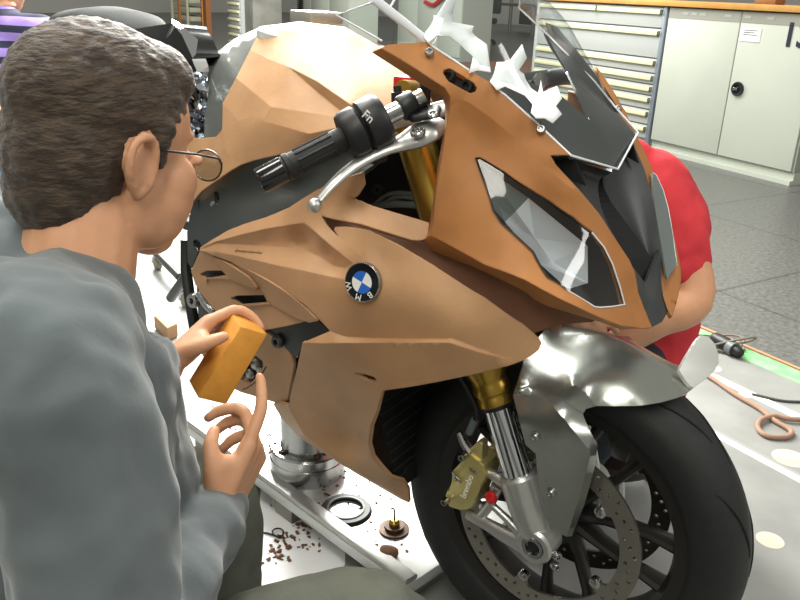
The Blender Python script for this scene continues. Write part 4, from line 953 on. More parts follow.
hand(b, wL+nrm(wL-eL)*.02, wL-eL, (-.3, -.2, -.9), False, [(.4, .5, .3)]*4); hand(b, wR+nrm(wR-eR)*.02, wR-eR, (.6, -.3, -.5), True, [(.3, .4, .3)]*4)
blob('body', b, SKIN, man2, .005, 4)
b = bmesh.new(); chain(b, [pel+[0, 0, .0], wai, che, upc], [.17, .165, .175, .12], flat=(1, .68), side=lat_)
ell(b, che+[.03, .06, 0], (.14, .12, .16))
chain(b, [upc*.6+sL*.4, sL, sL*.45+eL*.55, sL*.3+eL*.7], [.09, .082, .068, .06]); chain(b, [upc*.6+sR*.4, sR, sR*.45+eR*.55, sR*.3+eR*.7], [.09, .082, .07, .062])
blob('t_shirt', b, REDM, man2, .007, 6, .014, .06)
b = bmesh.new(); ell(b, pel+[0, 0, -.02], (.17, .14, .12))
for h_, k_, a_ in ((hR, kR, aR), (hL, kL, aL)): chain(b, [pel*.5+h_*.5, h_, k_, a_], [.1, .1, .075, .06])
blob('trousers', b, JEANB, man2, .008, 5, .01, .05)
b = bmesh.new(); ell(b, H2(-.02, 0, .045), (.1, .0815, .085), H2.R); ell(b, H2(-.045, 0, -.005), (.069, .076, .085), H2.R); blob('hair', b, HAIR, man2, .006, 3, .005, .012)
for a_ in (aR, aL):
    b = bmesh.new(); chain(b, [a_+[0, .05, -.03], a_+[0, .0, -.03], a_+[.02, -.12, -.045]], [.04, .045, .035]); blob('shoe', b, SHOE, man2, .007, 4)
st = thing('stool', 'low stool behind the motorcycle under the person in red', 'stool', (pel[0], pel[1], 0))
zs_ = pel[2]-.2; sx, sy = pel[0], pel[1]
b = bmesh.new(); lathe(b, (sx, sy, zs_), (0, 0, 1), [(0, 0), (.15, 0), (.16, .01), (.155, .035), (0, .04)], 32); obj('seat', b, BLACK, st)
for k in range(4):
    a = pi/4+k*pi/2; b = bmesh.new(); tube(b, [(sx+.1*cos(a), sy+.1*sin(a), zs_), (sx+.14*cos(a), sy+.14*sin(a), 0)], .013, 10); obj('leg', b, STEEL, st)
# ================================================================== person in the striped shirt, far left
STR = bpy.data.materials.new('striped cotton'); STR.use_nodes = True
nt = STR.node_tree; N = nt.nodes; Ln = nt.links; tc = N.new('ShaderNodeTexCoord'); wv = N.new('ShaderNodeTexWave'); wv.bands_direction = 'Z'; wv.inputs['Scale'].default_value = 6.5; wv.inputs['Distortion'].default_value = .6; wv.inputs['Detail Scale'].default_value = .6
rp = N.new('ShaderNodeValToRGB'); rp.color_ramp.elements[0].position = .56; rp.color_ramp.elements[0].color = lin((150, 128, 200)); rp.color_ramp.elements[1].position = .6; rp.color_ramp.elements[1].color = lin((38, 42, 66))
Ln.new(tc.outputs['Object'], wv.inputs['Vector']); Ln.new(wv.outputs['Fac'], rp.inputs[0]); Ln.new(rp.outputs[0], N['Principled BSDF'].inputs['Base Color']); N['Principled BSDF'].inputs['Roughness'].default_value = .85
t3 = 2.75
man3 = thing('person', 'person in a purple and navy striped polo shirt and blue jeans', 'person', D(0, 250, t3)*[1, 1, 0])
nk = D(4, 22, t3); upc = D(0, 36, t3); che = D(-2, 60, t3); wai = D(-4, 100, t3+.02); pel = D(-6, 135, t3+.05)
sF = D(46, 42, t3-.05); sN = D(-52, 42, t3+.05)
sd = nrm(sF-sN)
H3 = Loc(D(-4, -22, t3), (.9, -.1, -.2))
eF = D(52, 95, t3-.08); wF = D(8, 96, t3-.25); eN = D(-60, 100, t3+.1); wN = D(-30, 110, t3-.1)
b = bmesh.new(); head(b, H3); cap(b, H3(-.02, 0, -.04), upc, .056, .062)
chain(b, [pel, wai, che, upc], [.13, .12, .14, .09], flat=(1, .62), side=sd)
chain(b, [upc, sF, eF, wF], [.05, .05, .043, .03]); chain(b, [upc, sN, eN, wN], [.05, .05, .043, .03])
hand(b, wF+nrm(wF-eF)*.02, wF-eF, (0, 0, -1), True, [(.4, .5, .3)]*4); hand(b, wN+nrm(wN-eN)*.02, wN-eN, (0, 0, -1), False, [(.4, .5, .3)]*4)
fw3 = nrm(np.cross((0, 0, 1), sd))*-1
kF = pel+sd*.1+fw3*-.0+np.array([.25, -.3, -.02]); kN = pel-sd*.12+np.array([.2, -.32, -.02]); aF = kF+[0, 0, -.42]; aN = kN+[0, 0, -.42]
for v in (aF, aN): v[2] = .08
for a in ((pel+sd*.1, kF, aF), (pel-sd*.1, kN, aN)): chain(b, [pel, *a], [.07, .075, .05, .04])
blob('body', b, SKIN, man3, .006, 4)
b = bmesh.new(); chain(b, [pel, wai, che, upc], [.16, .155, .17, .11], flat=(1, .7), side=sd)
chain(b, [upc*.6+sF*.4, sF, sF*.45+eF*.55], [.085, .08, .07]); chain(b, [upc*.6+sN*.4, sN, sN*.45+eN*.55], [.085, .08, .07])
blob('polo_shirt', b, STR, man3, .008, 5, .01, .06)
b = bmesh.new(); lathe(b, upc*.45+nk*.55, (0, 0, 1), [(.06, .02), (.066, .025), (.085, -.02), (.08, -.024)], 30, closed=True); obj('collar', b, mat('purple collar', (150, 128, 200), .85), man3)
b = bmesh.new(); ell(b, pel+[0, 0, -.02], (.17, .15, .12))
for h_, k_, a_ in ((pel+sd*.1, kF, aF), (pel-sd*.1, kN, aN)): chain(b, [pel, h_, k_, a_], [.1, .1, .08, .065])
blob('trousers', b, JEANL, man3, .01, 4, .01, .05)
b = bmesh.new(); ell(b, H3(-.02, 0, .045), (.1, .0815, .085), H3.R); ell(b, H3(-.045, 0, -.005), (.069, .076, .085), H3.R); blob('hair', b, HAIR, man3, .007, 3, .005, .012)
for a_ in (aF, aN):
    b = bmesh.new(); chain(b, [a_+[-.03, .04, -.03], a_+[0, .0, -.03], a_+[.05, -.12, -.045]], [.04, .045, .035]); blob('shoe', b, SHOE, man3, .008, 4)
sp = pel*[1, 1, 0]
st = thing('stool', 'dark stool under the person in the striped shirt', 'stool', sp)
b = bmesh.new(); lathe(b, sp+[0, 0, pel[2]-.21], (0, 0, 1), [(0, 0), (.17, 0), (.18, .01), (.175, .035), (0, .04)], 32); obj('seat', b, BLACK, st)
b = bmesh.new(); tube(b, [sp+[0, 0, .06], sp+[0, 0, pel[2]-.2]], .025, 12); obj('column', b, BLACK, st)
for k in range(5):
    a = k*2*pi/5; b = bmesh.new(); tube(b, [sp+[0, 0, .07], sp+[.25*cos(a), .25*sin(a), .03]], [.025, .03], 10); obj('leg', b, BLACK, st)
# ------------------------------------------------------------------ room
def struct(o): o['kind'] = 'structure'; return o
# floor: speckled grey granite tiles
fm = bpy.data.materials.new('granite tiles'); fm.use_nodes = True; nt = fm.node_tree; N = nt.nodes; Ln = nt.links; bs = N['Principled BSDF']
tc = N.new('ShaderNodeTexCoord'); ns = N.new('ShaderNodeTexNoise'); ns.inputs['Scale'].default_value = 55; ns.inputs['Detail'].default_value = 8
r1 = N.new('ShaderNodeValToRGB'); r1.color_ramp.elements[0].position = .3; r1.color_ramp.elements[0].color = lin((76, 77, 74)); r1.color_ramp.elements[1].position = .7; r1.color_ramp.elements[1].color = lin((112, 112, 109))
Ln.new(tc.outputs['Object'], ns.inputs['Vector']); Ln.new(ns.outputs['Fac'], r1.inputs[0])
mp = N.new('ShaderNodeMapping'); mp.inputs['Rotation'].default_value = (0, 0, radians(24)); mp.inputs['Location'].default_value = (.12, .1, 0); Ln.new(tc.outputs['Object'], mp.inputs['Vector'])
br = N.new('ShaderNodeTexBrick'); br.offset = 0; br.inputs['Color1'].default_value = (1, 1, 1, 1); br.inputs['Color2'].default_value = (1, 1, 1, 1); br.inputs['Mortar'].default_value = (.5, .5, .5, 1)
br.inputs['Scale'].default_value = 1; br.inputs['Mortar Size'].default_value = .006; br.inputs['Brick Width'].default_value = 1.0; br.inputs['Row Height'].default_value = 1.0
Ln.new(mp.outputs[0], br.inputs['Vector'])
mx = N.new('ShaderNodeMix'); mx.data_type = 'RGBA'; mx.blend_type = 'MULTIPLY'; mx.inputs[0].default_value = 1
Ln.new(r1.outputs[0], mx.inputs[6]); Ln.new(br.outputs['Color'], mx.inputs[7]); Ln.new(mx.outputs[2], bs.inputs['Base Color']); bs.inputs['Roughness'].default_value = .35
b = bmesh.new(); box(b, (-4, 8, -.05), (40, 40, .1)); struct(obj('floor', b, fm, None, None))
# measuring plate let into the floor: pale painted steel
PLATE = mat('plate paint', (146, 147, 144), .45, rgb2=(128, 129, 126), scale=5, bump=.02, bscale=60)
dx = nrm((.914, -.407, 0)); dy = np.array([.407, .914, 0])
def quad_slab(name, pts, h, m, z0=0.):
    b = bmesh.new(); prism(b, [(p[0], p[1], z0) for p in pts], (0, 0, h)); return obj(name, b, m, None, None)
T0 = Z(722, 350); 
def lp(px, py): return Z(px, py)
o0 = Z(800, 385); near = 4.2
A = o0+dx*3; B = o0-dx*5
struct(quad_slab('trim_1', [A, B, B-dy*near, A-dy*near], .004, PLATE))
# orange spotted worn areas
SPOT = mat('orange stain', (214, 176, 148), .6, rgb2=(190, 186, 178), scale=18)
for (x, y, r) in ((790, 458, .045), (712, 368, .03), (770, 540, .03), (745, 395, .02)):
    b = bmesh.new(); c = Z(x, y, .0045); lathe(b, c, (0, 0, 1), [(0, .0003), (r*.6, .0004), (r, 0)], 20); struct(obj('trim_2', b, SPOT, None))
WL = mat('white line', (232, 232, 228), .5); GT = mat('green tape', (112, 192, 118), .5, rgb2=(150, 212, 150), scale=14); OL = mat('orange line', (196, 140, 104), .6); GL = mat('grey joint', (150, 150, 146), .5)
def strip(name, p0, p1, w, m, z=.004, h=.0008, ext0=.0, ext1=1.):
    d = nrm(p1-p0); n = np.array([-d[1], d[0], 0]); a = p0-d*ext0; c = p1+d*ext1
    return quad_slab(name, [a-n*w/2, c-n*w/2, c+n*w/2, a+n*w/2], h, m, z)
setp(strip('floor_tape', Z(722, 345), Z(800, 379), .085, GT, .004, .001, .6, .8), 'wide green tape line along the edge of the pale floor plate', 'tape')
struct(strip('trim_3', Z(737, 343), Z(800, 370), .012, OL, .0, .005, .6, .8))
struct(strip('trim_4', Z(704, 373), Z(800, 419), .035, WL, .004, .0008, .5, .8))
struct(strip('trim_5', Z(715, 432), Z(800, 477), .012, GL, .004, .0009, 1.2, .8))
struct(strip('trim_5', Z(720, 438), Z(800, 481), .03, WL, .004, .0006, 1.2, .8))
# walls far behind
WALL = mat('wall paint', (205, 205, 200), .8)
b = bmesh.new(); box(b, (-8, 27, 1.7), (50, .2, 3.4)); struct(obj('wall_back', b, WALL, None, None))
b = bmesh.new(); box(b, (-23.5, 8, 1.7), (.2, 40, 3.4)); struct(obj('wall_left', b, WALL, None, None))
# ------------------------------------------------------------------ cabinet row on the far side
cr = nrm((.891, -.454, 0)); cn = np.array([.454, .891, 0])     # along the row, and into it
LG = mat('locker green grey', (188, 194, 182), .45, var=.02, scale=4, bevel=.003); LGD = mat('locker frame', (164, 168, 160), .5); DRW = mat('drawer grey', (178, 182, 180), .45); IVORY = mat('ivory grip', (226, 222, 178), .45); SHAD = mat('gap dark', (70, 72, 72), .7)
WOOD = mat('worktop wood', (206, 158, 88), .45, rgb2=(190, 138, 70), scale=6, stretch=(1, 1, 1)); PLAS = mat('label white', (240, 240, 238), .5); INK = mat('ink', (36, 38, 52), .5)
R3 = Matrix(((cr[0], cn[0], 0), (cr[1], cn[1], 0), (0, 0, 1)))
P0 = np.array([-.415, 4.597, 0.])      # right front foot of the locker
def cb(bm, s0, s1, d0, d1, z0, z1, bev=0, o=None):
    """box in row coordinates: s along the row to the left (<0), d depth, z height"""
    o = P0 if o is None else o
    c = o+cr*(s0+s1)/2+cn*(d0+d1)/2+np.array([0, 0, (z0+z1)/2]); sz = (abs(s1-s0), abs(d1-d0), z1-z0)
    if bev: rbox(bm, c, sz, R3, bev, 2)
    else: box(bm, c, sz, R3)
    return bm
def rp_(s, d, z, o=None): return (P0 if o is None else o)+cr*s+cn*d+np.array([0, 0, z])
lk = thing('locker', 'pale green-grey two-door steel locker marked 13 under the worktop', 'cabinet', P0)
b = bmesh.new(); cb(b, -1.27, 0, .02, .55, .085, 1.055); obj('body', b, LGD, lk, None)
b = bmesh.new(); cb(b, -1.27, 0, .0, .55, 0, .03); cb(b, -1.27, 0, .03, .55, .03, .09); obj('plinth', b, LG, lk, None)
dr = []
for s0, s1 in ((-1.262, -.618), (-.610, -.012)):
    b = bmesh.new(); cb(b, s0, s1, 0, .02, .09, 1.05, .004); dr.append(obj('door', b, LG, lk))
    b = bmesh.new(); cb(b, s0+.004, s1-.004, -.002, 0, .98, 1.046); obj('top_band', b, mat('band', (150, 150, 140), .5), dr[-1], None)
b = bmesh.new(); lathe(b, rp_(-.535, -.002, .555), -cn, [(0, .004), (.03, .004), (.032, .014), (.045, .016), (.048, .008), (.047, 0), (0, 0)], 32); hd = obj('handle', b, BLACK, dr[1])
b = bmesh.new(); cb(b, -.56, -.525, -.026, -.01, .545, .565, .003); obj('latch', b, STEEL, hd)
for s in (-1.1, -1.02, -.94, -.72, -.56, -.38):
    b = bmesh.new(); cb(b, s-.028, s+.028, -.004, -.001, 1.008, 1.026); obj('label_holder', b, LGD, dr[0] if s < -.61 else dr[1], None)
b = bmesh.new(); cb(b, -.595, -.435, -.004, -.001, .865, .955); lb = obj('paper_label', b, PLAS, dr[1], None)
for k in range(3):
    b = bmesh.new(); cb(b, -.57, -.46-.02*(k == 1), -.005, -.0035, .905+.014*k, .909+.014*k); obj('print_line', b, INK, lb, None)
txt('door_number', '13', .2, basis(on(796.5, 36.5, cn, cn@P0-.004), cr, (0, 0, 1)), INK, dr[1], .001, off=.005)
# fatten the digits a little
dn = [o for o in bpy.data.objects if o.name == 'door_number'][0]
wt = obj('worktop', cb(bmesh.new(), -2.9, .2, -.03, .7, 1.06, 1.10, .003), WOOD); setp(wt, 'wooden worktop lying over the locker and drawer cabinet', 'worktop')
wt2 = obj('wooden_block', cb(bmesh.new(), -.58, -.42, .06, .16, 1.10, 1.135, .003), mat('dark wood', (140, 92, 48), .5)); setp(wt2, 'small brown wooden block lying on the worktop', 'block')
P1 = P0+cr*-1.28
dc = thing('drawer_cabinet', 'light grey steel drawer cabinet with ivory grip rails left of the locker', 'cabinet', P1)
W1 = 1.56
b = bmesh.new(); cb(b, -W1, 0, .025, .6, .0, 1.056, 0, P1); obj('body', b, DRW, dc, None)
b = bmesh.new(); cb(b, -.035, 0, -.005, .03, .02, 1.055, .004, P1); obj('corner_post', b, mat('blue grey', (132, 142, 152), .4, .3), dc)
b = bmesh.new(); cb(b, -W1, -W1+.04, -.005, .03, .02, 1.055, .004, P1); obj('corner_post', b, DRW, dc)
zs = [1.05, .90, .684, .574, .492, .41, .304, .189, .08]
for i in range(len(zs)-1):
    z1, z0 = zs[i], zs[i+1]+.006
    b = bmesh.new(); cb(b, -W1+.045, -.04, .0, .025, z0, z1-.004, .002, P1); d_ = obj('drawer', b, DRW, dc)
    b = bmesh.new(); cb(b, -W1+.05, -.045, -.022, .0, z1-.05, z1-.02, .004, P1); h_ = obj('grip_rail', b, IVORY, d_)
    b = bmesh.new(); cb(b, -.052, -.045, -.024, .0, z1-.052, z1-.018, 0, P1); obj('end_cap', b, SHAD, h_, None)
b = bmesh.new(); c_ = rp_(-.75, -.03, 1.04, P1); tube(b, [c_, c_+[.0, 0, -.05]], .006, 6); setp(obj('key_tag', b, mat('green plastic', (40, 110, 70), .5)), 'small green tag hanging on the top drawer rail', 'tag')
# light cabinet left of the gap, seen over the tank
P2 = Z(459, 62); cl = thing('steel_cabinet', 'pale green steel cabinet standing behind the windscreen', 'cabinet', P2)
b = bmesh.new(); cb(b, -2.2, 0, .02, .6, 0, 1.6, 0, P2); obj('body', b, LGD, cl, None)
for k in range(3):
    b = bmesh.new(); cb(b, -2.19+k*.73, -2.19+k*.73+.72, 0, .02, .06, 1.58, .003, P2); obj('door', b, LG, cl)
P3 = Z(346, 50)
c3 = thing('locker', 'pale grey locker block behind the fuel tank', 'cabinet', P3)
b = bmesh.new(); cb(b, -2.6, .1, .02, .6, 0, 1.7, 0, P3); obj('body', b, LG, c3, None)
for k in range(3):
    b = bmesh.new(); cb(b, -2.58+k*.9, -2.58+k*.9+.88, 0, .02, .06, 1.66, .003, P3); obj('door', b, LG, c3)
b = bmesh.new(); sp = [on(300+3*sin(i*1.6), -6+i*.55, cn, cn@P3-.02) for i in range(36)]; tube(b, catmull(sp, 3), .008, 6); setp(obj('coiled_cord', b, BLACK), 'black zigzag cord hanging behind the fuel tank', 'cord')
b = bmesh.new(); tube(b, catmull([on(392, -8, cn, cn@P2-.012), on(391, 10, cn, cn@P2-.012), on(394, 28, cn, cn@P2-.012), on(392, 50, cn, cn@P2-.012)], 5), .006, 6); setp(obj('cable', b, SHAD), 'thin dark cable hanging beside the pale green steel cabinet', 'cable')
# grey tall unit, distant drawer cabinet, orange posts, shelving
P4 = Z(246, 52)
g4 = obj('steel_column', cb(bmesh.new(), -.02, .42, 0, .5, 0, 2.2, .01, P4), mat('column grey', (138, 138, 130), .5, rgb2=(112, 112, 104), scale=3)); setp(g4, 'grey steel column between the far drawer cabinet and the lockers', 'column')
P5 = Z(241, 52); d5 = thing('drawer_cabinet', 'distant grey drawer cabinet with yellow rails beside the orange post', 'cabinet', P5)
b = bmesh.new(); cb(b, -.62, 0, .02, .6, 0, 1.5, 0, P5); obj('body', b, DRW, d5, None)
for k in range(11):
    z = 1.42-.125*k
    b = bmesh.new(); cb(b, -.6, -.02, 0, .02, z-.115, z, .002, P5); d_ = obj('drawer', b, DRW, d5)
    b = bmesh.new(); cb(b, -.6, -.03, -.03, 0, z-.05, z-.015, .004, P5); obj('grip_rail', b, IVORY, d_)
P6 = Z(204, 48); RACK = mat('rack orange', (196, 122, 50), .5); RACKD = mat('rack brown', (120, 72, 32), .5)
g6 = thing('rack_post', 'orange perforated pallet rack post at the far left', 'post', P6)
b = bmesh.new(); cb(b, -.10, .0, 0, .08, .0, 2.2, .004, P6); obj('front_flange', b, RACK, g6)
b = bmesh.new(); cb(b, 0, .2, .01, .1, .1, 2.2, 0, P6); obj('side_web', b, RACKD, g6, None)
b = bmesh.new(); cb(b, -.02, .22, -.01, .12, 0, .12, 0, P6); obj('foot', b, BLACK, g6, None)
for k in range(9):
    b = bmesh.new(); c_ = rp_(-.05, -.001, .25+.13*k, P6); cb(b, -.065, -.03, -.003, .001, .25+.13*k, .29+.13*k, 0, P6); obj('slot', b, BLACK, g6, None)
P7 = Z(190, 30); g7 = thing('shelving_rack', 'shelving with pale slatted crates behind the tail of the motorcycle', 'shelf', P7)
for k in range(8):
    b = bmesh.new(); cb(b, -1.6, .1, 0, .5, .2+.2*k, .3+.2*k, .004, P7); obj('crate', b, mat('crate ivory', (206, 204, 178), .6) if k == 0 else MATS['crate ivory'], g7)
for k in range(3):
    b = bmesh.new(); cb(b, -1.6+.75*k, -1.52+.75*k, -.05, 0, 0, 2, 0, P7); obj('upright', b, RACK if k == 1 else MATS['crate ivory'], g7, None)
# ------------------------------------------------------------------ office corner through the gap
PQ = mat('parquet', (150, 106, 74), .5, rgb2=(122, 84, 58), scale=7, stretch=(1, 8, 1))
a0 = Z(462, 66)+cn*.05; a1 = Z(531, 72); b = bmesh.new()
prism(b, [(*p[:2], .0) for p in (a0-cr*.4, a1+cr*.2, a1+cr*.2+cn*20, a0-cr*7+cn*20)], (0, 0, .006)); struct(obj('trim_6', b, PQ, None, None))
ct = Z(478, 44); oc = thing('office_chair', 'dark swivel chair on a star base seen between the paper pieces', 'chair', ct)
for k in range(5):
    a = k*2*pi/5+.3; e = ct+np.array([.36*cos(a), .36*sin(a), .09]); b = bmesh.new(); tube(b, catmull([ct+[0, 0, .13], (ct+e)/2+[0, 0, .06], e], 4), [.04, .03, .025], 8); lg = obj('leg', b, BLACK, oc)
    b = bmesh.new(); lathe(b, e+[0, 0, -.045], (cos(a+1.57), sin(a+1.57), 0), [(0, -.03), (.045, -.03), (.045, .03), (0, .03)], 14); obj('caster', b, BLACK, lg)
b = bmesh.new(); tube(b, [ct+[0, 0, .1], ct+[0, 0, .45]], .035, 10); obj('column', b, BLACK, oc)
b = bmesh.new(); rbox(b, ct+[0, 0, .5], (.6, .6, .12), None, .04); obj('seat', b, mat('chair cloth', (36, 52, 48), .8), oc)
b = bmesh.new(); rbox(b, ct+[.1, .3, .95], (.5, .1, .6), None, .04); obj('backrest', b, MATS['chair cloth'], oc)
tb0 = Z(509, 33); dk = thing('desk', 'dark desk with grey legs at the back of the parquet floor', 'desk', tb0)
for (s, d) in ((0, 0), (2.0, 0), (0, 1.2), (2.0, 1.2)):
    b = bmesh.new(); tube(b, [rp_(s-.9 if s else 0, d, 0, tb0), rp_(s-.9 if s else 0, d, 1.0, tb0)], .05, 10); obj('leg', b, STEEL, dk)
b = bmesh.new(); cb(b, -1.3, 1.5, -.1, 1.4, .74, .8, 0, tb0); obj('desktop', b, SHAD, dk, None)
b = bmesh.new(); cb(b, -1.2, 1.3, 1.2, 1.3, .2, .75, 0, tb0); obj('back_panel', b, BLACK, dk, None)
# ------------------------------------------------------------------ white paper pieces on the cockpit
PAP = mat('white paper', (250, 250, 250), .6)
def paper(pts, label):
    b = bmesh.new(); n = len(pts); pr_ = [V(D(*p)) for p in pts]
    vo, T = fill([p[:2] for p in pts], step=6, grid=9); tp = TPS([(p[0], p[1], p[2]) for p in pts], 1e-3)
    vs = [b.verts.new(V(D(v.x, v.y, tp(v.x, v.y)))) for v in vo]
    for t in T: b.faces.new([vs[i] for i in t])
    o = obj('paper_cutout', b, PAP, None, 180); md = o.modifiers.new('t', 'SOLIDIFY'); md.thickness = .0012
    return setp(o, label, 'paper', 'paper cutouts on the cockpit')
paper([(423, 35, 1.053), (447, 0, 1.080), (448, -14, 1.089), (458, -10, 1.098), (453, 12, 1.089), (452, 22, 1.084), (474, 26, 1.093), (472, 32, 1.089), (485, 43, 1.080), (487, 45, 1.075), (491, 72, 1.053), (478, 70, 1.053), (469, 73, 1.044), (473, 56, 1.057), (460, 44, 1.062), (449, 36, 1.057), (437, 35, 1.053), (428, 43, 1.044)], 'angular white paper piece nearest the fuel tank, its tip pointing up')
paper([(490, 81, 1.053), (497, 62, 1.071), (503, 62, 1.075), (510, 60, 1.080), (522, 44, 1.093), (527, 58, 1.089), (519, 70, 1.080), (524, 74, 1.080), (531, 88, 1.071), (538, 93, 1.071), (541, 80, 1.080), (543, 92, 1.075), (557, 86, 1.080), (562, 98, 1.071), (556, 106, 1.062), (562, 114, 1.057), (553, 123, 1.044), (545, 118, 1.039), (536, 118, 1.035), (531, 112, 1.039), (533, 104, 1.048), (525, 95, 1.053), (505, 86, 1.053), (497, 90, 1.044)], 'jagged white paper piece taped along the windscreen edge')
# ------------------------------------------------------------------ red cloth, blue scrap behind the paper
b = bmesh.new(); tube(b, catmull([on(x, y, cn, cn@P2-.04) for x, y in ((425, 2), (433, 5), (440, 0), (447, -6))], 5), .035, 8); setp(obj('red_cord', b, RED), 'red cord hanging on the steel cabinet behind the first white paper piece', 'cord')
# ------------------------------------------------------------------ platform, stand, loose parts
PLAL = mat('platform alu', (206, 208, 206), .35, .5, var=.04, scale=12, bump=.03, bscale=60, bevel=.002)
zt = .085
q0 = Z(186, 425, zt); q1 = Z(425, 601, zt); q1 = q1+(Z(186, 425, zt)-q1)*.06; q0 = q0+(q0-q1)*.04
nn = nrm(np.cross((0, 0, 1), q1-q0)); nn = nn*(1 if nn[1] > 0 else -1)
wdt = .40
pf = thing('platform', 'low aluminium platform under the belly of the motorcycle', 'platform', (q0+q1)/2*[1, 1, 0])
b = bmesh.new(); prism(b, [q0, q1, q1+nn*wdt, q0+nn*wdt], (0, 0, -.025), .002); obj('plate', b, PLAL, pf)
b = bmesh.new(); e_ = nrm(q1-q0); prism(b, [q0+nn*.0, q1+nn*.0, q1+nn*.03, q0+nn*.03], (0, 0, .014), .004); obj('edge_profile', b, ALU, pf)
for t in (.08, .5, .92):
    b = bmesh.new(); c = q0+(q1-q0)*t; prism(b, [c+nn*.02-e_*.03, c+nn*.02+e_*.03, c+nn*(wdt-.02)+e_*.03, c+nn*(wdt-.02)-e_*.03], (0, 0, -.081), 0)
    for v in b.verts: v.co.z = .004 if v.co.z < .03 else zt-.025
    obj('bearer', b, SILVERM, pf, None)
sc = Z(308, 468, zt)
cs = thing('support_stand', 'round aluminium pedestal holding up the belly of the motorcycle', 'stand', sc)
DIRT = mat('brushed drum', (196, 198, 198), .22, .95, bump=.02, bscale=30, stretch=(1, 1, 8))
b = bmesh.new(); lathe(b, sc, (0, 0, 1), [(0, 0), (.086, 0), (.086, .04), (.084, .042), (.084, .047), (.086, .049), (.086, .064), (.083, .068), (0, .068)], 64); obj('base_drum', b, DIRT, cs)
b = bmesh.new(); lathe(b, sc, (0, 0, 1), [(0, .068), (.06, .068), (.062, .072), (.06, .078), (.06, .23), (0, .23)], 48); obj('upper_drum', b, DIRT, cs)
def on_plate(px, py, z=None): return Z(px, py, zt if z is None else z)
rg = on_plate(346, 511); b = bmesh.new(); lathe(b, rg, (0, 0, 1), [(.036, 0), (.055, 0), (.055, .002), (.051, .008), (.04, .008), (.036, .004)], 56, closed=True)
r_ = thing('bearing_ring', 'black flat ring with a pale inner lip lying on the platform', 'ring', rg); obj('outer_ring', b, BLACK, r_)
b = bmesh.new(); lathe(b, rg+[0, 0, .006], (0, 0, 1), [(.0355, .001), (.0395, .001), (.0395, .004), (.0355, .004)], 56, closed=True); obj('inner_lip', b, GREYRUB, r_)
pg = on_plate(394, 530); p_ = thing('threaded_plug', 'small brown plug with an upright pin beside the front tyre', 'plug', pg)
b = bmesh.new(); lathe(b, pg, (0, 0, 1), [(0, 0), (.031, 0), (.031, .005), (.02, .006), (.02, .013), (.0, .013)], 40); obj('flange', b, mat('rusty', (92, 62, 38), .5, .3, rgb2=(60, 42, 30), scale=60), p_)
b = bmesh.new(); lathe(b, pg+[0, 0, .013], (0, 0, 1), [(0, 0), (.011, 0), (.011, .008), (.007, .013), (0, .013)], 24); obj('collar', b, GOLD, p_)
b = bmesh.new(); tube(b, [pg+[0, 0, .02], pg+[0, 0, .05]], .002, 8); obj('pin', b, BLACK, p_)
random.seed(11)
b = bmesh.new(); c = on_plate(388, 556); ell(b, c+[0, 0, .008], (.02, .016, .013)); lump = obj('clay_lump', b, CLAYD); setp(lump, 'brown lump of clay on the platform edge beside the knee', 'clay')
md = lump.modifiers.new('d', 'DISPLACE'); md.texture = cloth_tex('folds0.02', .02); md.strength = .008
b = bmesh.new(); prism(b, [Z(155, 329, .004), Z(170, 327, .004), Z(178, 337, .004), Z(168, 342, .004)], (0, 0, .05), .006); setp(obj('clay_wedge', b, CLAY, None), 'tan wedge of clay on the floor left of the hand with the ochre block', 'clay')
# white sheet on the floor with shavings, cable tie
sh = [Z(262, 470), Z(345, 520), Z(345, 566), Z(330, 590), Z(255, 590)]
b = bmesh.new(); prism(b, [(p[0], p[1], .004) for p in sh], (0, 0, .001)); setp(obj('paper_sheet', b, PAP, None, None), 'white sheet on the floor strewn with clay shavings', 'paper')
def crumbs(name, spots, n, rmin, rmax, z, label, spread):
    b = bmesh.new()
    for i in range(n):
        x, y = random.choice(spots); c = Z(x+max(-1.6, min(1.6, random.gauss(0, 1)))*spread, y+max(-1.6, min(1.6, random.gauss(0, 1)))*spread*.6, z)
        r = random.uniform(rmin, rmax); rot = Matrix.Rotation(random.uniform(0, 6.28), 3, 'Z') @ Matrix.Rotation(random.uniform(-.5, .5), 3, 'X')
        vs = box(b, c+[0, 0, r*.25], (r*random.uniform(.8, 2.2), r*random.uniform(.6, 1.2), r*.5), rot)
        for v in vs: v.co += Vector([random.uniform(-r, r)*.3 for _ in range(3)])*.8
        for v in vs: v.co.z = max(v.co.z, z+.0002)
    o = obj(name, b, CLAYD, None, None); return setp(o, label, 'shavings', None, 'stuff')
crumbs('clay_shavings', [(290, 545), (275, 552), (300, 540), (285, 500), (310, 515), (330, 520), (295, 530), (270, 555)], 110, .002, .007, .0052, 'brown clay shavings scattered on the white sheet', 12)
crumbs('clay_crumbs', [(320, 480), (345, 485), (380, 500), (330, 500), (370, 530), (390, 545), (270, 440), (240, 418), (215, 402), (350, 470)], 130, .0015, .005, zt+.0002, 'brown clay crumbs scattered on the platform', 12)
crumbs('clay_crumbs', [(300, 436), (275, 445), (330, 450)], 36, .004, .009, zt+.0682, 'dark clay crumbs lying on the pedestal drum', 8)
ctc = Z(278, 534, .006); b = bmesh.new(); tube(b, [ctc+np.array([.012*cos(a), .012*sin(a), 0.002+.004*sin(a/2)]) for a in np.linspace(0, 5.6, 20)], .0017, 8); tube(b, [ctc+[.01, -.008, .002], ctc+[-.02, -.014, .002], ctc+[-.035, -.02, .0]], .002, 8); box(b, ctc+[.01, -.008, .003], (.008, .006, .005)); setp(obj('cable_tie', b, BLACK), 'black cable tie curled on the white sheet among clay shavings', 'cable tie')
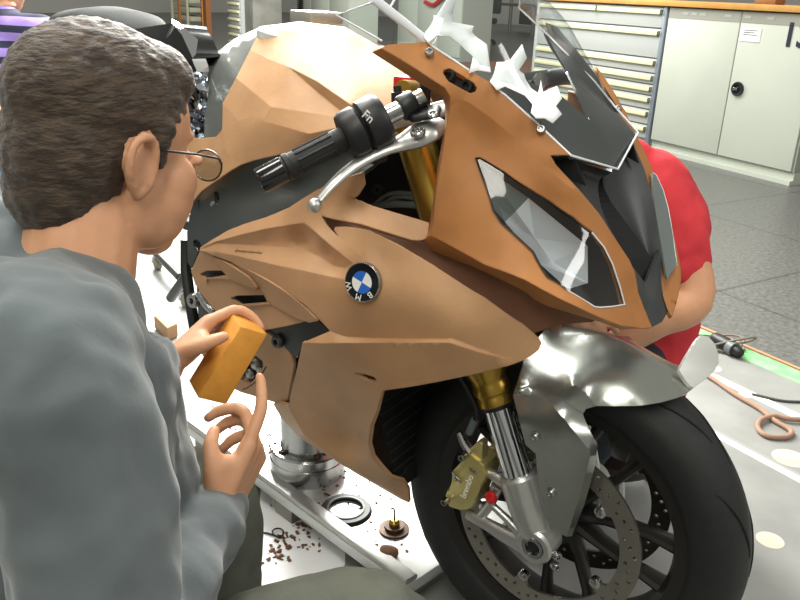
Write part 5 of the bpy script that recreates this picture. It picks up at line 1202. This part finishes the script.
# ------------------------------------------------------------------ paddock stand at the rear
ps = thing('paddock_stand', 'dark rear paddock stand on small castors behind the fairing', 'stand', Z(172, 275)*[1, 1, 1])
for (x, y) in ((158, 262), (186, 300)):
    g = Z(x, y+8); c = g+[0, 0, .028]
    b = bmesh.new(); lathe(b, c, (.3, .9, 0), [(0, -.011), (.022, -.011), (.027, -.006), (.027, .006), (.022, .011), (0, .011)], 24); cw = obj('caster_wheel', b, mat('caster rubber', (126, 120, 100), .5) if 'caster rubber' not in MATS else MATS['caster rubber'], ps)
    b = bmesh.new(); tube(b, catmull([c+[-.028, 0, .0], c+[-.012, 0, .03], c+[.012, 0, .034], c+[.02, 0, .01]], 4), .008, 8); obj('caster_fork', b, STEEL, ps)
g1 = Z(158, 270)+[0, 0, .066]; g2 = Z(186, 308)+[0, 0, .066]
b = bmesh.new(); tube(b, [g1, g1+dx*.3-[0, 0.0, 0]], .014, 12); obj('axle_bar', b, FRAMEM, ps)
b = bmesh.new(); tube(b, [D(173, 186, 2.1), D(188, 226, 2.0)], .014, 12); tube(b, [D(168, 190, 2.1), D(183, 222, 2.04)], .008, 10); obj('lift_arm', b, BLACK, ps)
b = bmesh.new(); tube(b, [D(171, 298, 2.25), D(187, 275, 2.1)], .014, 12); obj('foot_bar', b, FRAMEM, ps)
# ------------------------------------------------------------------ hose, plug and cable on the right
HOSE = mat('air hose', (150, 118, 98), .6); CABLE = mat('thin cable', (110, 100, 92), .6)
hp = [(702, 373), (718, 384), (738, 398), (760, 410), (772, 422), (774, 436), (762, 437), (758, 424), (768, 417), (786, 420), (812, 420)]
hp = [(700, 371), (716, 381), (736, 395), (760, 409), (775, 421), (791, 431), (786, 437), (767, 436), (758, 428), (761, 420), (775, 416), (790, 419), (815, 420)]
b = bmesh.new(); P_ = [Z(x, y, .011+.004*(i > 8)) for i, (x, y) in enumerate(hp)]; tube(b, catmull(P_, 8), .0075, 10); setp(obj('air_hose', b, HOSE), 'beige-brown air hose looped on the pale floor plate', 'hose')
b = bmesh.new(); tube(b, catmull([Z(x, y, .008) for x, y in ((752, 394), (765, 397), (785, 401), (815, 402))], 6), .004, 8); setp(obj('cable', b, SHAD), 'dark thin cable beside the beige air hose', 'cable')
pl_ = thing('power_plug', 'dark power tool end with a tangle of cable by the green tape', 'plug', Z(722, 352))
c = Z(724, 352)
b = bmesh.new(); tube(b, [c+[-.04, .03, .03], c+[.0, .0, .028], c+[.05, -.03, .024]], [.02, .026, .018], 14, dome=True); obj('plug_body', b, BLACK, pl_)
b = bmesh.new(); tube(b, [c+[.015, -.01, .027], c+[.035, -.022, .026]], .026, 16); obj('plug_ring', b, GREYRUB, pl_)
for k, (rx, ry) in enumerate(((.085, .06), (.07, .055), (.095, .05))):
    b = bmesh.new(); tube(b, [c+np.array([-.03+.01*k+rx*cos(a), .03+ry*sin(a), .012+.03*k*max(0, sin(a+k))]) for a in np.linspace(0, 6.1, 30)], .004, 8); obj('cable_loop', b, CABLE, pl_)
# ------------------------------------------------------------------ light + world
w = bpy.data.worlds.new('world'); S.world = w; w.use_nodes = True
w.node_tree.nodes['Background'].inputs[0].default_value = (1, .98, .88, 1); w.node_tree.nodes['Background'].inputs[1].default_value = .38
def area(name, loc, tgt, size, power, col=(1, 1, 1), sy=None):
    l = bpy.data.lights.new(name, 'AREA'); l.energy = power; l.size = size; l.color = col
    if sy: l.shape = 'RECTANGLE'; l.size_y = sy
    o = bpy.data.objects.new(name, l); COL.objects.link(o); o.location = loc
    o.rotation_euler = (Vector(tgt)-Vector(loc)).to_track_quat('-Z', 'Y').to_euler(); return o
area('ceiling_or_fill_lamp', (-2.3, 1.9, 2.6), (-.6, .1, .9), 1.0, 340, (1, .99, .93), 2.2)
area('ceiling_or_fill_lamp', (-1.3, -.4, 2.9), (-1.1, .1, .3), .6, 60, (1, .99, .93), 1.8)
area('ceiling_or_fill_lamp', (-6.5, 4.6, 3.0), (-2.5, 1.0, 0), 1.2, 260, (1, .99, .93), 3)
area('ceiling_or_fill_lamp', (.6, -1.9, 3.0), (.2, -.6, .5), .5, 55, (1, .98, .88), 2.4)
area('ceiling_or_fill_lamp', (-1.2, 3.6, 3.4), (-.8, 4.6, .4), .6, 75, (1, .98, .94), 3.0)
area('ceiling_or_fill_lamp', (2.6, .6, 3.0), (.2, -.1, .5), .6, 40, (1, .98, .95), 2.0)  # added fill: brightens the headlight reflector, puts a highlight on the fender
area('ceiling_or_fill_lamp', (-7, 5.5, 3.3), (-9, 10.5, .6), .8, 420, (1, .99, .95), 4)  # added fill that brightens the far left cabinets
area('ceiling_or_fill_lamp', (-2.6, 4.0, 3.3), (-5.5, 9.0, .6), .8, 200, (1, .99, .93), 3)  # added fill aimed at the distant cabinet fronts
S.view_settings.view_transform = 'Standard'; S.view_settings.look = 'None'; S.view_settings.gamma = 1; S.view_settings.exposure = 0
